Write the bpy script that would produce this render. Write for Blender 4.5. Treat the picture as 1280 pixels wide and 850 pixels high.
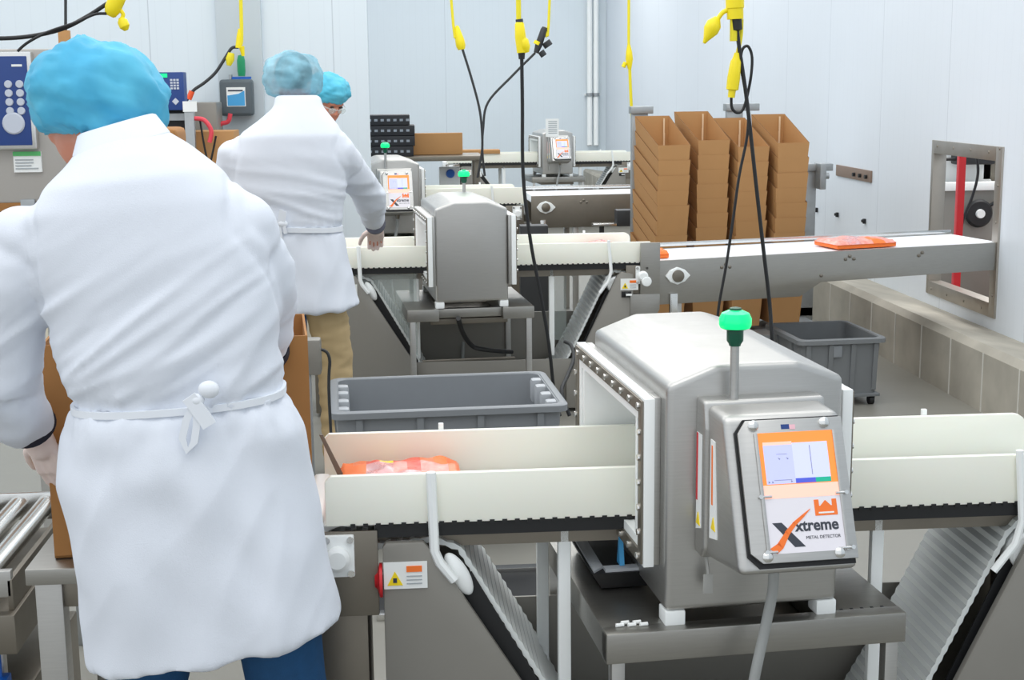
import bpy, bmesh, math, random
from mathutils import Vector, Matrix, noise
random.seed(7)
for o in list(bpy.data.objects): bpy.data.objects.remove(o)
SC = bpy.context.scene; COL = SC.collection
PI = math.pi; R = math.radians
# ---------------------------------------------------------------- camera
FOC, CX, CY = 1760.0, 640.0, 425.0
CAM = Vector((0, 0, 1.65)); PITCH = math.atan(320/FOC); YAW = R(4.55); ROLL = R(.6)
FW = Vector((math.sin(YAW)*math.cos(PITCH), math.cos(YAW)*math.cos(PITCH), -math.sin(PITCH)))
r0 = Vector((math.cos(YAW), -math.sin(YAW), 0)); u0 = r0.cross(FW)
RT = math.cos(ROLL)*r0 - math.sin(ROLL)*u0; UP = math.cos(ROLL)*u0 + math.sin(ROLL)*r0
cd = bpy.data.cameras.new('camera'); cam = bpy.data.objects.new('camera', cd); COL.objects.link(cam)
cd.sensor_fit = 'HORIZONTAL'; cd.sensor_width = 36; cd.lens = FOC/1280*36; cd.clip_end = 100; cd.clip_start = .05
M = Matrix((RT, UP, -FW)).transposed().to_4x4(); M.translation = CAM; cam.matrix_world = M
SC.camera = cam
def P(px, py, x=None, y=None, z=None):
    d = FW + RT*((px-CX)/FOC) - UP*((py-CY)/FOC)
    t = (x-CAM.x)/d.x if x is not None else (y-CAM.y)/d.y if y is not None else (z-CAM.z)/d.z
    return CAM + d*t
# ---------------------------------------------------------------- world and light
w = bpy.data.worlds.new('room_light'); SC.world = w; w.use_nodes = True
bg = w.node_tree.nodes['Background']; bg.inputs[0].default_value = (.90, .95, 1, 1); bg.inputs[1].default_value = .80
def area(name, loc, size, sizey, power, rot=(0, 0, 0), color=(1, .98, .95)):
    l = bpy.data.lights.new(name, 'AREA'); l.shape = 'RECTANGLE'; l.size = size; l.size_y = sizey; l.energy = power; l.color = color
    o = bpy.data.objects.new(name, l); COL.objects.link(o); o.location = loc; o.rotation_euler = rot
for nm, x, y, e in (('ceiling_light_near', -.2, 1.4, 42), ('ceiling_light_left', -3.2, 6, 45), ('ceiling_light_middle', 1.2, 5.5, 42),
                    ('ceiling_light_far', .9, 9.0, 42), ('ceiling_light_back', 1.3, 13.0, 70), ('ceiling_light_rear', 1.3, 18, 80)):
    area(nm, (x, y, 4.4), 4.2, 2.6, e)
area('added_fill_packing_room', (5.2, 9.5, 3.2), 2.2, 2.2, 90)  # unseen fill lamp, added to brighten what shows through the hatch
vs = SC.view_settings; vs.view_transform = 'Standard'; vs.look = 'None'; vs.exposure = 0.46; vs.gamma = 1; vs.use_curve_mapping = False
# ---------------------------------------------------------------- materials
def srgb(c):
    return tuple(((v/255)/12.92 if v/255 <= .04045 else ((v/255+.055)/1.055)**2.4) for v in c) + (1,)
MATS = {}
def mat(name, col, rough=.5, metal=0., var=0., vscale=8., stretch=(1, 1, 1), bump=0., bscale=60., bstretch=None, emit=0., trans=0., alpha=1., spec=.5, sss=0., col2=None):
    if name in MATS: return MATS[name]
    m = bpy.data.materials.new(name); m.use_nodes = True; nt = m.node_tree; b = nt.nodes['Principled BSDF']; L = nt.links.new
    c = srgb(col); b.inputs['Base Color'].default_value = c
    b.inputs['Roughness'].default_value = rough; b.inputs['Metallic'].default_value = metal
    b.inputs['Specular IOR Level'].default_value = spec
    if trans: b.inputs['Transmission Weight'].default_value = trans
    if alpha < 1: b.inputs['Alpha'].default_value = alpha
    if sss:
        b.inputs['Subsurface Weight'].default_value = sss; b.inputs['Subsurface Radius'].default_value = (.02, .01, .006)
    if emit:
        b.inputs['Emission Color'].default_value = c; b.inputs['Emission Strength'].default_value = emit
    tc = nt.nodes.new('ShaderNodeTexCoord')
    if var:
        mp = nt.nodes.new('ShaderNodeMapping'); mp.inputs['Scale'].default_value = stretch
        n = nt.nodes.new('ShaderNodeTexNoise'); n.inputs['Scale'].default_value = vscale; n.inputs['Detail'].default_value = 5
        mx = nt.nodes.new('ShaderNodeMix'); mx.data_type = 'RGBA'
        L(tc.outputs['Object'], mp.inputs[0]); L(mp.outputs[0], n.inputs['Vector']); L(n.outputs[0], mx.inputs[0])
        c2 = srgb(col2) if col2 else tuple(v*(1-var) for v in c[:3]) + (1,)
        c1 = c if col2 else tuple(min(1, v*(1+var)) for v in c[:3]) + (1,)
        mx.inputs[6].default_value = c1; mx.inputs[7].default_value = c2
        L(mx.outputs[2], b.inputs['Base Color'])
        if metal:
            mr = nt.nodes.new('ShaderNodeMapRange'); mr.inputs[3].default_value = max(.05, rough-.1); mr.inputs[4].default_value = rough+.12
            L(n.outputs[0], mr.inputs[0]); L(mr.outputs[0], b.inputs['Roughness'])
    if bump:
        mp2 = nt.nodes.new('ShaderNodeMapping'); mp2.inputs['Scale'].default_value = bstretch or (1, 1, 1)
        n2 = nt.nodes.new('ShaderNodeTexNoise'); n2.inputs['Scale'].default_value = bscale; n2.inputs['Detail'].default_value = 4
        bp = nt.nodes.new('ShaderNodeBump'); bp.inputs['Strength'].default_value = bump; bp.inputs['Distance'].default_value = .01
        L(tc.outputs['Object'], mp2.inputs[0]); L(mp2.outputs[0], n2.inputs['Vector']); L(n2.outputs[0], bp.inputs['Height']); L(bp.outputs[0], b.inputs['Normal'])
    MATS[name] = m; return m
STEEL = mat('brushed_steel', (192, 191, 188), .40, 1, .07, 14, (1, 1, 22), bump=.03, bscale=30, bstretch=(1, 1, 40))
STEELH = mat('brushed_steel_flat', (168, 166, 161), .38, 1, .08, 14, (1, 20, 20), bump=.03, bscale=30, bstretch=(1, 40, 40))
STEELD = mat('worn_steel', (138, 132, 122), .45, 1, .12, 9)
STEELB = mat('bright_steel', (222, 222, 220), .22, 1)
PAINTG = mat('grey_enamel', (142, 139, 132), .45, .3, .04)
POLY = mat('white_polymer', (249, 249, 236), .42, 0, .02, 5, sss=.08)
POLYW = mat('bright_white_polymer', (246, 249, 248), .4)
BELT = mat('conveyor_belt_plastic', (226, 230, 228), .4, 0, .04)
BLACK = mat('black_rubber', (26, 27, 29), .5)
DARK = mat('dark_plastic', (48, 50, 52), .5)
TUB = mat('grey_tub_plastic', (136, 140, 144), .48, 0, .05, 12, bump=.04, bscale=20)
TUB2 = mat('dark_grey_tub_plastic', (118, 121, 123), .5, 0, .06, 12, bump=.04, bscale=20)
CARD = mat('cardboard', (184, 138, 88), .8, 0, .06, 6, (1, 1, 1), bump=.02, bscale=50)
CARD2 = mat('cardboard_kraft', (166, 116, 64), .8, 0, .06, 6, bump=.02, bscale=50)
CARDE = mat('cardboard_edge', (112, 78, 46), .85, 0, .08, 60)
COAT = mat('white_coat_cloth', (226, 231, 240), .85, 0, .015, 30, bump=.10, bscale=420, spec=.15)
TIE = mat('white_tape_cloth', (234, 238, 244), .85, spec=.15)
SKIN = mat('skin', (204, 134, 108), .5, 0, .05, 14, sss=.12)
HAIR = mat('dark_hair', (52, 40, 34), .6, 0, .3, 40, (1, 1, .1))
GLOVE = mat('thin_white_glove', (228, 208, 200), .55, 0, .05, 30, sss=.05)
YEL = mat('yellow_plastic', (248, 226, 18), .4)
CABY = mat('yellow_cord', (240, 224, 40), .5)
GREEN = mat('green_beacon_glass', (0, 214, 120), .2, emit=.75)
GREEND = mat('dark_green_plastic', (6, 84, 62), .35)
RED = mat('red_plastic', (214, 36, 44), .45)
REDL = mat('pink_red_hose', (226, 70, 84), .45)
ORANGE = mat('orange_print', (250, 122, 44), .5, emit=.0)
BLUE = mat('blue_panel', (34, 66, 132), .4)
BLUEL = mat('blue_knob', (20, 96, 190), .4)
PAPER = mat('white_paper', (240, 242, 240), .7)
INK = mat('dark_ink', (44, 52, 70), .6)
YLAB = mat('yellow_label', (250, 220, 20), .5)
KHAKI = mat('khaki_cloth', (190, 166, 124), .85, 0, .06, 20, bump=.1, bscale=300)
JEANS = mat('blue_denim', (22, 74, 118), .85, 0, .2, 40, bump=.15, bscale=300)
NAVY = mat('navy_cuff', (30, 30, 44), .8)
SHOE = mat('black_shoe', (30, 30, 32), .5)
GASKET = mat('black_gasket', (20, 20, 22), .6)
GREYP = mat('grey_device_plastic', (86, 96, 102), .5)
GALV = mat('galvanised_steel', (170, 174, 176), .45, .8, .12, 25)
LAMI = mat('red_print_film', (216, 26, 30), .3, 0, .3, 30, col2=(236, 84, 30))
LAMO = mat('orange_print_film', (246, 104, 36), .28, 0, .2, 30, col2=(250, 126, 62))
LAMS = mat('silver_food_film', (206, 190, 198), .25, .2, .2, 46, col2=(232, 110, 84))
LAMP_ = mat('pink_food_film', (226, 84, 62), .3, 0, .3, 55, col2=(246, 196, 184))
SCREENO = mat('orange_screen_border', (255, 140, 62), .4, emit=.35)
SCREENP = mat('peach_screen_border', (255, 196, 176), .4, emit=.3)
LCD = mat('lit_display', (190, 194, 236), .3, emit=.25)
LCD2 = mat('lit_display_right', (204, 208, 242), .3, emit=.25)
LCDB = mat('lit_display_blue', (70, 84, 190), .3, emit=.4)
LCDG = mat('lit_display_teal', (20, 160, 130), .3, emit=.4)
LABEL = mat('front_label', (236, 232, 238), .35)
CLEAR = mat('clear_panel', (222, 234, 230), .1, alpha=.28)
CHARC = mat('charcoal_print', (58, 62, 72), .5)
FLAGR = mat('flag_pink', (240, 190, 200), .5)

def wall_mat(name, col, axis, period=1.17, off=0.):
    m = mat(name, col, .42, 0, .012, 3, bump=.02, bscale=3); nt = m.node_tree; L = nt.links.new; b = nt.nodes['Principled BSDF']
    tc = nt.nodes.new('ShaderNodeTexCoord'); sp = nt.nodes.new('ShaderNodeSeparateXYZ'); L(tc.outputs['Object'], sp.inputs[0])
    def mth(op, a, bb=None):
        n = nt.nodes.new('ShaderNodeMath'); n.operation = op
        for i, v in enumerate((a, bb)):
            if v is None: continue
            if isinstance(v, (int, float)): n.inputs[i].default_value = v
            else: L(v, n.inputs[i])
        return n.outputs[0]
    t = mth('FRACT', mth('DIVIDE', mth('ADD', sp.outputs[axis], 100*period+off), period))
    seam = mth('LESS_THAN', t, .007/period)
    t2 = mth('FRACT', mth('DIVIDE', mth('ADD', sp.outputs[axis], 100.0), .0975))
    fine = mth('MULTIPLY', mth('LESS_THAN', t2, .07), .045)
    fac = mth('MAXIMUM', mth('MULTIPLY', seam, .42), fine)
    src = b.inputs['Base Color'].links[0].from_socket
    mx = nt.nodes.new('ShaderNodeMix'); mx.data_type = 'RGBA'; L(fac, mx.inputs[0]); L(src, mx.inputs[6]); mx.inputs[7].default_value = srgb((150, 160, 170))
    L(mx.outputs[2], b.inputs['Base Color']); return m
WALLB = wall_mat('insulated_panel_back', (222, 232, 238), 0, 1.17, .4)
WALLR = wall_mat('insulated_panel_side', (224, 231, 238), 1, 1.17, 0)
CONC = mat('curb_concrete', (170, 165, 153), .8, 0, .36, 4.2, (1, 1, 1), bump=.2, bscale=14)
def floor_mat():
    m = mat('wet_concrete_floor', (136, 134, 126), .38, 0, .16, 1.6, bump=.05, bscale=10); return m
FLOOR = floor_mat()

# ---------------------------------------------------------------- mesh builder
class MB:
    def __init__(s): s.bm = bmesh.new()
    def _m(s, faces, mi):
        for f in faces: f.material_index = mi
    def box(s, x0, x1, y0, y1, z0, z1, bev=0, mi=0, seg=2):
        vs_ = [s.bm.verts.new((x, y, z)) for x in (x0, x1) for y in (y0, y1) for z in (z0, z1)]
        q = [(0, 1, 3, 2), (4, 6, 7, 5), (0, 4, 5, 1), (2, 3, 7, 6), (0, 2, 6, 4), (1, 5, 7, 3)]
        fs = [s.bm.faces.new([vs_[i] for i in f]) for f in q]; s._m(fs, mi)
        if bev:
            es = list({e for f in fs for e in f.edges})
            r = bmesh.ops.bevel(s.bm, geom=es, offset=bev, segments=seg, profile=.6, affect='EDGES', clamp_overlap=True); s._m(r['faces'], mi)
        return s
    def hexa(s, a, b, mi=0):   # two quads of four points
        va = [s.bm.verts.new(p) for p in a]; vb = [s.bm.verts.new(p) for p in b]; n = len(va)
        fs = [s.bm.faces.new(va[::-1]), s.bm.faces.new(vb)] + [s.bm.faces.new((va[i], va[(i+1) % n], vb[(i+1) % n], vb[i])) for i in range(n)]
        s._m(fs, mi); return fs
    def prism(s, pts, axis, a, b, bev=0, mi=0, seg=2):
        def mk(p, t): return {'x': (t, p[0], p[1]), 'y': (p[0], t, p[1]), 'z': (p[0], p[1], t)}[axis]
        fs = s.hexa([mk(p, a) for p in pts], [mk(p, b) for p in pts], mi)
        bmesh.ops.recalc_face_normals(s.bm, faces=fs)
        if bev:
            es = list({e for f in fs for e in f.edges})
            r = bmesh.ops.bevel(s.bm, geom=es, offset=bev, segments=seg, profile=.6, affect='EDGES', clamp_overlap=True); s._m(r['faces'], mi)
        return s
    def tube(s, pts, r, seg=10, mi=0, smooth=True, sub=6):
        pts = [Vector(p) for p in pts]
        if smooth and len(pts) > 2:
            rr = []; n = len(pts); rl = r if isinstance(r, (list, tuple)) else [r]*n; out = []
            for i in range(n-1):
                p0, p1, p2, p3 = pts[max(0, i-1)], pts[i], pts[i+1], pts[min(n-1, i+2)]
                for k in range(sub):
                    t = k/sub
                    out.append(.5*((2*p1)+(-p0+p2)*t+(2*p0-5*p1+4*p2-p3)*t*t+(-p0+3*p1-3*p2+p3)*t**3)); rr.append(rl[i]*(1-t)+rl[i+1]*t)
            out.append(pts[-1]); rr.append(rl[-1]); pts = out; r = rr
        n = len(pts); rl = r if isinstance(r, (list, tuple)) else [r]*n
        rings = []; nrm = None
        for i in range(n):
            t = (pts[min(n-1, i+1)]-pts[max(0, i-1)]).normalized()
            if nrm is None:
                nrm = t.orthogonal().normalized()
            else:
                nrm = (nrm - t*nrm.dot(t)).normalized()
            bn = t.cross(nrm)
            rings.append([s.bm.verts.new(pts[i]+(nrm*math.cos(2*PI*k/seg)+bn*math.sin(2*PI*k/seg))*rl[i]) for k in range(seg)])
        fs = []
        for i in range(n-1):
            for k in range(seg): fs.append(s.bm.faces.new((rings[i][k], rings[i][(k+1) % seg], rings[i+1][(k+1) % seg], rings[i+1][k])))
        fs.append(s.bm.faces.new(rings[0][::-1])); fs.append(s.bm.faces.new(rings[-1])); s._m(fs, mi); return s
    def cyl(s, p0, p1, r, seg=20, r2=None, mi=0):
        return s.tube([p0, p1], [r, r if r2 is None else r2], seg, mi, smooth=False)
    def lathe(s, prof, c, axis='z', seg=24, mi=0):
        c = Vector(c); rings = []
        ax = {'z': Vector((0, 0, 1)), 'x': Vector((1, 0, 0)), 'y': Vector((0, 1, 0))}[axis] if isinstance(axis, str) else Vector(axis).normalized()
        a = ax.orthogonal().normalized(); b = ax.cross(a); fs = []
        for (r, h) in prof:
            rings.append([s.bm.verts.new(c+ax*h+(a*math.cos(2*PI*k/seg)+b*math.sin(2*PI*k/seg))*max(r, 1e-4)) for k in range(seg)])
        for i in range(len(prof)-1):
            for k in range(seg): fs.append(s.bm.faces.new((rings[i][k], rings[i][(k+1) % seg], rings[i+1][(k+1) % seg], rings[i+1][k])))
        fs.append(s.bm.faces.new(rings[0][::-1])); fs.append(s.bm.faces.new(rings[-1])); s._m(fs, mi); return s
    def ell(s, c, rad, rot=None, seg=20, mi=0):
        mt = Matrix.Translation(Vector(c)) @ (rot.to_4x4() if rot else Matrix()) @ Matrix.Diagonal((*rad, 1))
        vs_ = max(6, seg*2//3); nv = s.bm.verts.new; nf = s.bm.faces.new
        top = nv(mt @ Vector((0, 0, 1))); bot = nv(mt @ Vector((0, 0, -1))); rr = []
        for j in range(1, vs_):
            th = PI*j/vs_; rr.append([nv(mt @ Vector((math.sin(th)*math.cos(2*PI*k/seg), math.sin(th)*math.sin(2*PI*k/seg), math.cos(th)))) for k in range(seg)])
        fs = [nf((top, rr[0][k], rr[0][(k+1) % seg])) for k in range(seg)] + [nf((bot, rr[-1][(k+1) % seg], rr[-1][k])) for k in range(seg)]
        for a, b in zip(rr, rr[1:]):
            for k in range(seg): fs.append(nf((a[k], b[k], b[(k+1) % seg], a[(k+1) % seg])))
        s._m(fs, mi); return s
    def loft(s, rings, mi=0, caps=True, closed=False):
        rs = [[s.bm.verts.new(p) for p in r] for r in rings]; n = len(rs[0]); fs = []
        if closed: rs.append(rs[0])
        for i in range(len(rs)-1):
            for k in range(n): fs.append(s.bm.faces.new((rs[i][k], rs[i][(k+1) % n], rs[i+1][(k+1) % n], rs[i+1][k])))
        if caps and not closed: fs.append(s.bm.faces.new(rs[0][::-1])); fs.append(s.bm.faces.new(rs[-1]))
        s._m(fs, mi); return s
    def build(s, name, mats, parent=None, smooth=True, angle=35):
        bmesh.ops.recalc_face_normals(s.bm, faces=s.bm.faces)
        me = bpy.data.meshes.new(name); s.bm.to_mesh(me); s.bm.free()
        o = bpy.data.objects.new(name, me); COL.objects.link(o)
        for m in (mats if isinstance(mats, (list, tuple)) else [mats]): me.materials.append(m)
        if smooth:
            me.polygons.foreach_set('use_smooth', [True]*len(me.polygons)); me.set_sharp_from_angle(angle=R(angle))
        if parent: o.parent = parent
        return o
def tag(o, label=None, cat=None, group=None, kind=None):
    if label: o['label'] = label
    if cat: o['category'] = cat
    if group: o['group'] = group
    if kind: o['kind'] = kind
    return o
def empty(name, loc, label=None, cat=None, group=None, rz=0):
    o = bpy.data.objects.new(name, None); COL.objects.link(o); o.location = loc; o.rotation_euler = (0, 0, rz); o.empty_display_size = .05
    return tag(o, label, cat, group)
def kids(o): return [c for c in bpy.data.objects if c.parent == o]
def copy_tree(o, parent=None):
    c = o.copy(); COL.objects.link(c)
    if parent: c.parent = parent
    for ch in kids(o): copy_tree(ch, c)
    return c
def bake(o):   # apply modifiers by evaluation
    bpy.context.view_layer.update()
    dg = bpy.context.evaluated_depsgraph_get(); me = bpy.data.meshes.new_from_object(o.evaluated_get(dg)); old = o.data
    o.modifiers.clear(); o.data = me; bpy.data.meshes.remove(old); return o
def text(name, body, size, m, parent, origin, ux, uy, extr=.0003, sx=1, bold=0):
    cu = bpy.data.curves.new(name, 'FONT'); cu.body = body; cu.size = size; cu.extrude = extr; cu.align_x = 'LEFT'; cu.resolution_u = 3; cu.offset = bold
    o = bpy.data.objects.new(name, cu); COL.objects.link(o); bpy.context.view_layer.update()
    me = bpy.data.meshes.new_from_object(o.evaluated_get(bpy.context.evaluated_depsgraph_get())); bpy.data.objects.remove(o)
    n = bpy.data.objects.new(name, me); COL.objects.link(n); me.materials.clear(); me.materials.append(m)
    ux = Vector(ux).normalized(); uy = Vector(uy).normalized(); nz = ux.cross(uy)
    mt = Matrix((ux*sx, uy, nz)).transposed().to_4x4(); mt.translation = Vector(origin); me.transform(mt)
    if parent: n.parent = parent
    return n
def struct(name, mb, m, **k):
    o = mb.build(name, m, **k); o['kind'] = 'structure'; return o

# ---------------------------------------------------------------- the room
WX = 3.25
struct('floor', MB().box(-7, 7.5, -4, 22.2, -.1, 0), FLOOR)
b = MB()                                                    # side wall with its conveyor hatch
HY0, HY1, HZ0, HZ1 = 7.455, 8.36, .43, 1.215
b.box(WX, WX+.06, -4, HY0, 0, 5); b.box(WX, WX+.06, HY1, 22, 0, 5); b.box(WX, WX+.06, HY0, HY1, 0, HZ0); b.box(WX, WX+.06, HY0, HY1, HZ1, 5)
struct('wall_right', b, WALLR)
struct('wall_back', MB().box(-2.6, WX+.1, 22, 22.15, 0, 5), WALLB)
struct('wall_left', MB().box(-7, -.175, 9.4, 9.55, 0, 5), WALLB)
struct('wall_far_left', MB().box(-2.7, -2.6, 9.55, 22, 0, 5), WALLR)
struct('wall_beyond', MB().box(7.3, 7.45, 2, 18, 0, 4).box(WX+.2, 7.3, 15, 15.15, 0, 4), WALLR)
# concrete curb along the side wall, sloping cap
b = MB().prism([(2.9, 0), (2.9, .30), (2.93, .335), (WX, .285), (WX, 0)], 'y', 1.0, 22, 0)
for k in range(0, 40):                                      # joints of the cast curb
    y = 4.6 + k*.42
    b.box(2.897, 2.9005, y, y+.012, .0, .30, mi=1)
struct('baseboard_right', b, [CONC, mat('pale_joint', (206, 204, 196), .8)])
struct('baseboard_left', MB().prism([(9.22, 0), (9.22, .27), (9.4, .29), (9.4, 0)], 'x', -7, -.175), mat('cream_curb', (222, 216, 198), .7, 0, .06, 4))
# hatch frame in the wall
b = MB(); t = .075
b.box(WX-.012, WX+.07, HY0-t, HY0+.004, HZ0-t, HZ1+t, .003); b.box(WX-.012, WX+.07, HY1-.004, HY1+.03, HZ0-t, HZ1+t, .003)
b.box(WX-.012, WX+.07, HY0, HY1, HZ1-.004, HZ1+t, .003); b.box(WX-.012, WX+.07, HY0, HY1, HZ0-t, HZ0+.004, .003)
for k in range(4):
    y = HY0+.1+k*.25
    b.cyl((WX-.016, y, HZ1+.04), (WX-.01, y, HZ1+.04), .008, 8); b.cyl((WX-.016, y, HZ0-.04), (WX-.01, y, HZ0-.04), .008, 8)
for k in range(5): b.cyl((WX-.016, HY0-.04, HZ0+.05+k*.2), (WX-.01, HY0-.04, HZ0+.05+k*.2), .008, 8)
struct('window_1', b, mat('hatch_frame_steel', (176, 170, 162), .42, 1, .1, 9))

# things seen through the hatch
b = MB().box(3.50, 3.545, 8.60, 8.64, 0, 1.5, .004)
tag(b.build('red_post', RED), 'red vertical post seen through the wall hatch', 'post')
e = empty('packing_machine', (4.12, 9.75, 0), 'grey machine with a handwheel beyond the wall hatch', 'machine')
MB().box(-.35, .5, -.1, .7, 0, .92, .02).build('body', PAINTG, e)
MB().box(.0, .5, 0, .5, .92, 1.5, .03).build('tower', STEELD, e)
MB().box(-.22, .06, -.13, .0, 1.06, 1.24, .02).build('motor', DARK, e); MB().cyl((-.3, -.10, 1.10), (-.05, -.10, 1.10), .012).build('bar', BLACK, e)
MB().box(-.34, .1, 0, .4, .92, 1.36, .02).build('hopper', PAPER, e)
q = MB().lathe([(.02, 0), (.085, 0), (.1, .02), (.085, .04), (.04, .045), (.03, .03)], (-.05, -.16, .72), 'y').build('handwheel', BLACK, e)
MB().lathe([(.03, 0), (.032, .02), (.01, .03)], (-.05, -.18, .72), 'y').build('hub', PAPER, q)
MB().box(-.35, .2, -.14, -.06, .88, .94, .01).build('shelf', PAPER, e)
MB().cyl((-.05, -.13, .72), (.12, -.16, .84), .012).build('crank_handle', BLACK, e)
tag(MB().tube([(3.70, 8.9, 1.6), (3.73, 8.9, 1.22), (3.75, 8.9, 1.05), (3.72, 8.9, .9), (3.66, 8.9, .72), (3.63, 8.9, .4), (3.63, 8.9, .012)], .009).build('hanging_hose', BLACK), 'black hose hanging behind the red post in the hatch', 'hose')
tag(MB().box(4.1, 4.5, 8.9, 9.2, 0, .46, .01).build('pink_crate', mat('pink_plastic', (226, 150, 140), .5)), 'pink crate low behind the wall hatch', 'crate')

# wall fittings
p = P(1047, 204, x=WX); q1 = P(1090, 232, x=WX)
b = MB().box(WX-.012, WX, q1.y, p.y, q1.z+.02, p.z-.01, .003)
for k in range(3): b.cyl((WX-.03, q1.y+.08+k*.13, (p.z+q1.z)/2), (WX-.01, q1.y+.08+k*.13, (p.z+q1.z)/2), .014, 10, mi=1)
tag(b.build('wall_plate', [mat('brown_plate', (140, 120, 106), .5, .3), BLACK]), 'brown metal plate with three studs on the side wall', 'wall plate')
for i, (px, py) in enumerate(((1022, 262), (1048, 268), (1082, 276))):
    c = P(px, py, x=WX)
    o = MB().box(WX-.02, WX, c.y-.012, c.y+.012, c.z-.02, c.z+.015, .004).cyl((WX-.03, c.y, c.z), (WX, c.y, c.z), .01, 8).build('wall_clip', BLACK)
    tag(o, ('small black clip on the side wall nearest the box stacks', 'middle small black clip on the side wall below the brown plate', 'small black clip on the side wall under the right end of the brown plate')[i], 'clip')
for i, px in enumerate((737, 745)):
    c = P(px, 182, y=21.9)
    o = MB().tube([(c.x, 21.9, 5), (c.x, 21.9, c.z+.06), (c.x+.0, 21.88, c.z)], .042, 14, smooth=False).cyl((c.x, 21.9, 1.45), (c.x, 21.9, 1.5), .055, 14, mi=1).box(c.x-.07, c.x+.07, 21.93, 22, 1.46, 1.49).build('wall_pipe', [POLYW, GALV])
    tag(o, ('white vertical pipe on the far wall, left of the pair', 'white vertical pipe on the far wall, right of the pair')[i], 'pipe')

# ---------------------------------------------------------------- metal detectors
# local frame: x along the belt from the case's left face, y away from the viewer from its front face, z above the floor
CW, CD, ZB = .358, .64, .615
def ring_x(b, x0, x1, y0, y1, z0, z1, t, mi=0):
    b.box(x0, x1, y0, y0+t, z0, z1, .002, mi); b.box(x0, x1, y1-t, y1, z0, z1, .002, mi)
    b.box(x0, x1, y0+t, y1-t, z1-t, z1, 0, mi); b.box(x0, x1, y0+t, y1-t, z0, z0+t, 0, mi)
def make_detector():
    root = empty('metal_detector', (0, 0, 0))
    prof = [(0, ZB), (CW, ZB), (CW, 1.078), (.262, 1.112), (.098, 1.112), (0, 1.075)]
    h = MB().prism(prof, 'y', 0, CD, .014, seg=3).build('housing', STEEL, root, angle=50)
    AY0, AY1, AZ0, AZ1 = .10, CD-.03, .728, 1.012
    cut = MB().box(-.1, CW+.1, AY0, AY1, AZ0, AZ1).build('cutter', STEEL)
    md = h.modifiers.new('b', 'BOOLEAN'); md.object = cut; md.operation = 'DIFFERENCE'; md.solver = 'EXACT'; bake(h)
    h.data.set_sharp_from_angle(angle=R(50)); bpy.data.objects.remove(cut)
    b = MB(); ring_x(b, -.034, CW+.034, AY0+.001, AY1-.001, AZ0+.001, AZ1-.001, .012); b.build('aperture_liner', POLYW, root)
    for s in (0, 1):
        fx = (lambda v: -v) if s == 0 else (lambda v: CW+v)
        x = sorted((fx(.0), fx(.014))); b = MB(); ring_x(b, x[0], x[1], .045, CD+.02, AZ0-.03, AZ1+.03, .05); b.build('flange', STEEL, root)
        x = sorted((fx(.0145), fx(.036))); b = MB(); ring_x(b, x[0], x[1], .035, CD+.03, AZ0-.03, AZ1+.03, .05); b.build('flange_gasket', POLYW, root)
        x = sorted((fx(.036), fx(.041))); b = MB(); ring_x(b, x[0], x[1], .04, CD+.025, AZ0-.025, AZ1+.025, .026); pl = b.build('clamp_frame', STEELD, root)
        spots_ = [(.06+k*(CD-.07)/8, z) for k in range(9) for z in (AZ0-.012, AZ1+.012)] + [(y, AZ0-.012+k*(AZ1-AZ0+.024)/6) for k in range(1, 6) for y in (.053, CD+.012)]
        for (y, z) in spots_: MB().cyl((fx(.041), y, z), (fx(.046), y, z), .0068, 10).build('screw', STEELB, pl)
    for x in (.0, CW-.042):
        for y in (-.0, CD-.05): MB().box(x, x+.042, y, y+.05, ZB-.03, ZB+.001, .004).build('foot', POLYW, root)
    return root
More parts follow.
